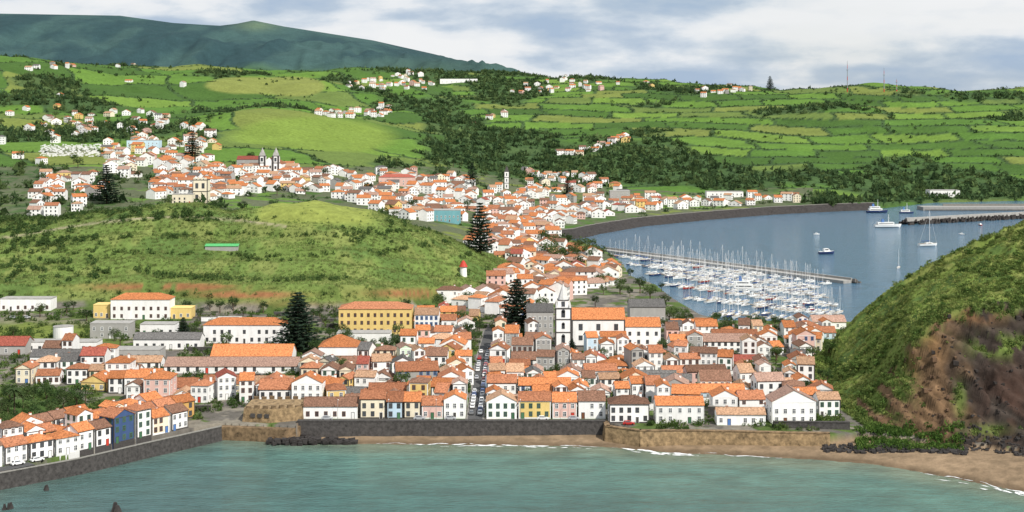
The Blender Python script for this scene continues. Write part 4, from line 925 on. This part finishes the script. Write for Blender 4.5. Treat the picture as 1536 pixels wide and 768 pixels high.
c=MB(); c.add([(-1.6,-1.1,1.2),(-1.6,1.1,1.2),(1.8,.9,1.3),(1.8,-.9,1.3),(-1.5,-1,2.7),(-1.5,1,2.7),(.6,.8,2.7),(.6,-.8,2.7)],BOXF); BO['mcab']=c.mesh('cabin','hullw')
c=MB(); c.add([(.72,-.78,2.6),(.72,.78,2.6),(1.5,.85,1.75),(1.5,-.85,1.75),(.78,-.78,2.62),(.78,.78,2.62),(1.58,.85,1.77),(1.58,-.85,1.77)],BOXF); c.box(-1.2,.5,-1.07,-1.03,1.9,2.5); c.box(-1.2,.5,1.03,1.07,1.9,2.5); BO['mw']=c.mesh('windscreen','glass')
BO['rail']=MB().tube((-3.6,-1.1,1.3),(-3.6,-1.1,2),.04,.04,4).tube((-3.6,1.1,1.3),(-3.6,1.1,2),.04,.04,4).tube((-3.6,-1.1,2),(-3.6,1.1,2),.04,.04,4).mesh('rail','alu')
HN={'hullw':'white','hullb':'navy','hullr':'red'}
def boat(x,y,rz,sail,s,hk,label='b',group=None):
    o=thing('sailboat' if sail else 'motorboat',label,'boat',(x,y,.0),rz,group); o.scale=(s,s,s)
    if sail:
        part('hull',BO['s',hk],o); cb=part('cabin',BO['cab'],o); part('cabin_window',BO['cw'],cb); part('mast',BO['mast'],o); part('boom',BO['boom',random.choice(['canvas','canvas','hullw'])],o)
    else:
        part('hull',BO['m',hk],o); cb=part('cabin',BO['mcab'],o); part('windscreen',BO['mw'],cb); part('rail',BO['rail'],o)
    return o
PON=[('mole',(925,382),(1258,426),-1)]+[(od(i+1)+' pontoon',a,b,0) for i,(a,b) in enumerate([((948,396),(1222,434)),((978,410),(1242,447)),((1005,427),(1254,460)),((1034,447),(1262,473)),((1070,470),(1268,486))])]
nb_=0
for nm,p0,p1,side in PON:
    a=Wp(*p0);b=Wp(*p1); ang=math.atan2(b[1]-a[1],b[0]-a[0]); L=math.hypot(b[0]-a[0],b[1]-a[1])
    if side==0:
        t=thing('pontoon',f'long floating {nm} from the mole with boats on both sides','pontoon',(a[0],a[1],0),ang); part('deck',MB().box(0,L,-1.2,1.2,-.2,.6).mesh('d','deckwood'),t)
        for i in range(int(L/14)): part('pile',MB().tube((0,0,-2),(0,0,3),.2,.2,6).mesh('p','steel'),t,(7+i*14,1.5,0))
    for sg in ((-1,1) if side==0 else (-1,)):
        s=4.; lst=[]
        while s<L-2:
            if random.random()<.9:
                sail=random.random()<.74; sz=random.choice([U(.55,.75),U(.65,.95),U(.85,1.15)]) if sail else U(.55,1.0); hl=(10.5 if sail else 8)*sz/2
                dd=(1.6 if side==0 else 5.2)+hl; x=a[0]+math.cos(ang)*s-math.sin(ang)*sg*dd; y=a[1]+math.sin(ang)*s+math.cos(ang)*sg*dd
                if gz(x,y)<0:
                    hk=random.choices(['hullw','hullb','hullr'],[76,20,4])[0]; nb_+=1
                    lst.append((s,boat(x,y,ang+(math.pi/2 if random.random()<.7 else -math.pi/2)+U(-.05,.05),sail,sz,hk),f"{HN[hk]} {'sailboat' if sail else 'motorboat'}"))
            s+=U(3.9,5.6)
        for i,(s_,o,ds) in enumerate(lst):
            ph=f"berthed on the {'near' if sg<0 else 'far'} side of the {nm}"; tags(o,f"{ds} {ph}, {od(i+1)} from left",'boat','boats '+ph)
for px,py,rz,sail,s,hk,lb in ((1392,369,.3,1,1.75,'hullw','large white sailing yacht under way alone in the open harbour'),(1240,381,.2,0,1.7,'hullb','dark motorboat moored alone right of the marina mole'),(1348,402,1.2,1,.8,'hullw','small white sailboat moored near the green headland'),(1225,352,.1,0,.7,'hullw','small white motorboat far out beyond the mole'),(1442,352,2.9,0,.7,'hullw','small white motorboat left of the frame edge near the breakwater'),(1470,338,1.8,0,.8,'hullr','little red motorboat under the rubble breakwater')):
    x,y,_=Wp(px,py); boat(x,y,rz,sail,s,hk,lb)
def ship(px,py,rz,L,label,hk='hullw',decks=3):
    x,y,_=Wp(px,py); o=thing('ship',label,'ship',(x,y,0),rz); part('hull',hullmb(L,L*.24,L*.1).mesh('h',[hk,'concrete']),o)
    D=L*.1
    for i in range(decks):
        a_,b_=-L*.4+i*L*.05,L*(.2-.1*i); w_=L*.09-i*L*.008; z0=D*1.08+i*2.3; dk=part('deckhouse',MB().box(a_,b_,-w_,w_,z0,z0+2.25).mesh('d','hullw'),o)
        part('window_band',MB().box(a_+1,b_-1,-w_-.05,w_+.05,z0+.9,z0+1.6).mesh('d','glass'),dk)
    zt=D*1.08+decks*2.3; part('funnel',MB().frus(-L*.2,0,zt,zt+3,L*.05,L*.04,L*.035,L*.03).mesh('f','bluetrim'),o); part('mast',MB().tube((L*.02,0,zt),(L*.02,0,zt+8),.3,.15,6).box(L*.02-.15,L*.02+.15,-2,2,zt+4,zt+4.3).mesh('m','alu'),o); return o
ship(1316,319,.15,26,'white and blue ferry with masts docked at the port','hullb',2); ship(1360,320,.05,17,'smaller dark hulled ship docked right of the ferry','hullb',1); ship(1332,341,.1,28,'low white ferry moored off the tip of the rubble breakwater','hullw',1); ship(1120,437,-.1,20,'large white motor yacht inside the marina','hullw',2)
# ---------------------------------------------------------------- cars
def carbody(k):
    m=MB(); pr=[(-2.05,.32),(2.05,.32),(2.1,.62),(1.95,.8),(1.1,.93),(-1.95,.95),(-2.1,.7)]; m.ext(pr,'y',-.84,.84)
    m.add([(-1.75,-.76,.945),(-1.75,.76,.945),(1.05,.76,.93),(1.05,-.76,.93),(-1.3,-.6,1.46),(-1.3,.6,1.46),(.35,.6,1.46),(.35,-.6,1.46)],BOXF); return m.mesh('body','car'+k)
CB={k:carbody(k) for k in CARC}
m=MB()
for s in(-1,1): m.add([(-1.45,s*.74,1.0),(.85,s*.74,1.0),(.28,s*.645,1.38),(-1.15,s*.645,1.38)],[(0,1,2,3)])
m.add([(1.03,-.66,.98),(1.03,.66,.98),(.45,.55,1.40),(.45,-.55,1.40)],[(0,1,2,3)]); m.add([(-1.72,-.66,1.0),(-1.72,.66,1.0),(-1.37,.55,1.40),(-1.37,-.55,1.40)],[(0,1,2,3)])
m.v=[(x*1.012,y*1.012,z+.012) for x,y,z in m.v]
CG=m.mesh('window','glass'); CW=MB().tube((0,-.1,0),(0,.1,0),.32,.32,10).mesh('wheel','tyre'); CL=MB().box(0,.06,-.17,.17,-.08,.08).mesh('headlight','lamp')
def car(x,y,rz,k,label,group=None,dz=.1):
    o=thing('parked_car',label,'car',(x,y,gz(x,y)+dz),rz,group); part('body',CB[k],o); part('window',CG,o)
    for a_ in(-1.3,1.3):
        for b_ in(-.78,.78): part('wheel',CW,o,(a_,b_,.32))
    for b_ in(-.6,.6): part('headlight',CL,o,(2.06,b_,.68))
ck=lambda: random.choices(list(CARC),[34,22,14,10,8,12])[0]
for s,sd_ in((-1,'left'),(1,'right')):
    i=0
    for y in np.arange(511,650,5.4):
        if random.random()<(.15 if s>0 else .35): continue
        i+=1; k=ck(); car(sxa(y)+s*1.55,y,math.pi/2*s*-1,k,f"{k} car parked on {sd_} side of central street, {od(i)} from the seawall",'cars in the central street')
i=0
for s in np.arange(30,QLEN-6,6.4):
    if random.random()<.4: continue
    i+=1; x,y,a=along(QL,s); k=ck(); car(x-math.sin(a)*5.4,y+math.cos(a)*5.4,a,k,f"{k} car parked along the left quay road, {od(i)} from left",'cars on the quay road')
i=0
for x in np.arange(-66,30,11.):
    if random.random()<.55 or abs(x-SX)<6: continue
    i+=1; k=ck(); car(x,501.9,U(-.03,.03),k,f"{k} car parked behind the seawall, {od(i)} from left",'cars behind the seawall')
x=(943-CX)/F*494; car(x,494.2,.05,'red','bright red car behind the tan fort wall')
i=0
for px,py in sorted([(20,478),(40,478),(150,552),(165,551),(180,553),(210,553),(225,552),(95,538),(75,538),(600,508),(615,510),(60,537),(115,538),(150,520),(190,530),(130,538)]):
    x,y,z=P(px,py); k=ck()
    if blocked(x,y,1,1): continue
    i+=1; car(x,y,U(-.3,.3),k,f"{k} car parked in the yards below the hill, {od(i)} from left",'cars in the yards')
def lamp(x,y,rz,label,g):
    o=thing('street_lamp',label,'lamp',(x,y,gz(x,y)),rz,g); part('pole',MB().tube((0,0,-.3),(0,0,7),.09,.06,6).tube((0,0,7),(1.3,0,7.3),.05,.04,5).mesh('p','steel'),o); part('lamp_head',MB().frus(1.5,0,7.2,7.4,.4,.18,.3,.12).mesh('h','lamp'),o)
for i,s in enumerate(np.arange(40,QLEN-5,17)):
    x,y,a=along(QL,s); lamp(x-math.sin(a)*1.2,y+math.cos(a)*1.2,a+1.57,f'grey street lamp on the left quay, {od(i+1)} from left','lamps on the quay')
for i,x in enumerate((-62,-44,-27,3,20)): lamp(x,500.5,1.57,f'grey street lamp behind the seawall, {od(i+1)} from left','lamps behind the seawall')
for px,py,s,lb in ((178,768,2.1,'pointed black rock rising from the bay at bottom left'),(12,764,1.6,'small black rock in the bay at bottom left corner'),(70,735,1.2,'tiny dark rock in the water near the quay wall')):
    x,y,_=Wp(px,py); m=MB()
    for i in range(5): q=s*U(.4,.8); m.frus(U(-.6,.6)*s,U(-.6,.6)*s,-1,s*U(.5,1.5),q,q*U(.6,1),q*.25,q*.2)
    solo('sea_rock',m.mesh('r','rock'),(x,y,0),U(0,3),label=lb,cat='rock')
# ---------------------------------------------------------------- light, sky, camera
w=bpy.data.worlds.new('World'); S.world=w; w.use_nodes=True; nt=w.node_tree; N=nt.nodes.new; L=nt.links.new
bg=nt.nodes['Background']; sk=N('ShaderNodeTexSky'); sk.sky_type='NISHITA'; sk.sun_disc=False; EL,AZ=R(46),R(140); sk.sun_elevation=EL; sk.sun_rotation=AZ
tc=N('ShaderNodeTexCoord')
def nz_(scale,loc,det,ro,dis):
    mp=N('ShaderNodeMapping'); mp.inputs['Scale'].default_value=scale; mp.inputs['Location'].default_value=loc; L(tc.outputs['Generated'],mp.inputs[0])
    n=N('ShaderNodeTexNoise'); n.inputs['Scale'].default_value=1.; n.inputs['Detail'].default_value=det; n.inputs['Roughness'].default_value=ro; n.inputs['Distortion'].default_value=dis; L(mp.outputs[0],n.inputs['Vector']); return n
n1=nz_((5,5,26),(2.1,.4,.9),3,.5,0); n2=nz_((17,17,52),(.3,3,.2),7,.55,.1)
ma=N('ShaderNodeMath'); ma.operation='MULTIPLY_ADD'; ma.inputs[1].default_value=.5; L(n2.outputs[0],ma.inputs[0]); L(n1.outputs[0],ma.inputs[2])
cr_=N('ShaderNodeValToRGB'); e=cr_.color_ramp.elements; e[0].position=.59; e[0].color=(.43,.55,.72,1); e[1].position=.86; e[1].color=(.95,.96,.975,1)
for p_,c_ in ((.665,(.53,.63,.76,1)),(.725,(.69,.765,.855,1)),(.78,(.87,.90,.94,1))): q=e.new(p_); q.color=c_
L(ma.outputs[0],cr_.inputs[0])
sc_=N('ShaderNodeVectorMath'); sc_.operation='SCALE'; sc_.inputs['Scale'].default_value=9.8; L(cr_.outputs[0],sc_.inputs[0])
n3=nz_((3,3,14),(4,1,2),5,.5,0)
mr=N('ShaderNodeMapRange'); mr.inputs[1].default_value=.3; mr.inputs[2].default_value=.5; mr.inputs[3].default_value=.76; mr.inputs[4].default_value=.96; L(n3.outputs[0],mr.inputs[0])
mx=N('ShaderNodeMix'); mx.data_type='RGBA'; L(mr.outputs[0],mx.inputs['Factor']); L(sk.outputs[0],mx.inputs['A']); L(sc_.outputs[0],mx.inputs['B']); L(mx.outputs['Result'],bg.inputs['Color']); bg.inputs['Strength'].default_value=.096
sl=bpy.data.lights.new('sun','SUN'); sl.energy=5.; sl.angle=R(.5); sl.color=(1,.95,.87); so=bpy.data.objects.new('sun',sl); C.objects.link(so)
sv=Vector((math.sin(AZ)*math.cos(EL),math.cos(AZ)*math.cos(EL),math.sin(EL))); so.rotation_euler=(-sv).to_track_quat('-Z','Y').to_euler(); so.location=(100,-100,600)
cd=bpy.data.cameras.new('camera'); cd.sensor_width=36; cd.lens=F/1536*36; cd.shift_y=-214/1536; cd.clip_start=1; cd.clip_end=30000
co=bpy.data.objects.new('camera',cd); C.objects.link(co); co.location=(0,0,HC); co.rotation_euler=(R(90),0,0); S.camera=co
S.view_settings.view_transform='Standard'; S.view_settings.look='None'; S.view_settings.exposure=0
print('HOUSES',len(HOUSES),{k:len(v) for k,v in zones.items()},len(gw),len(gp),nb_,TC)
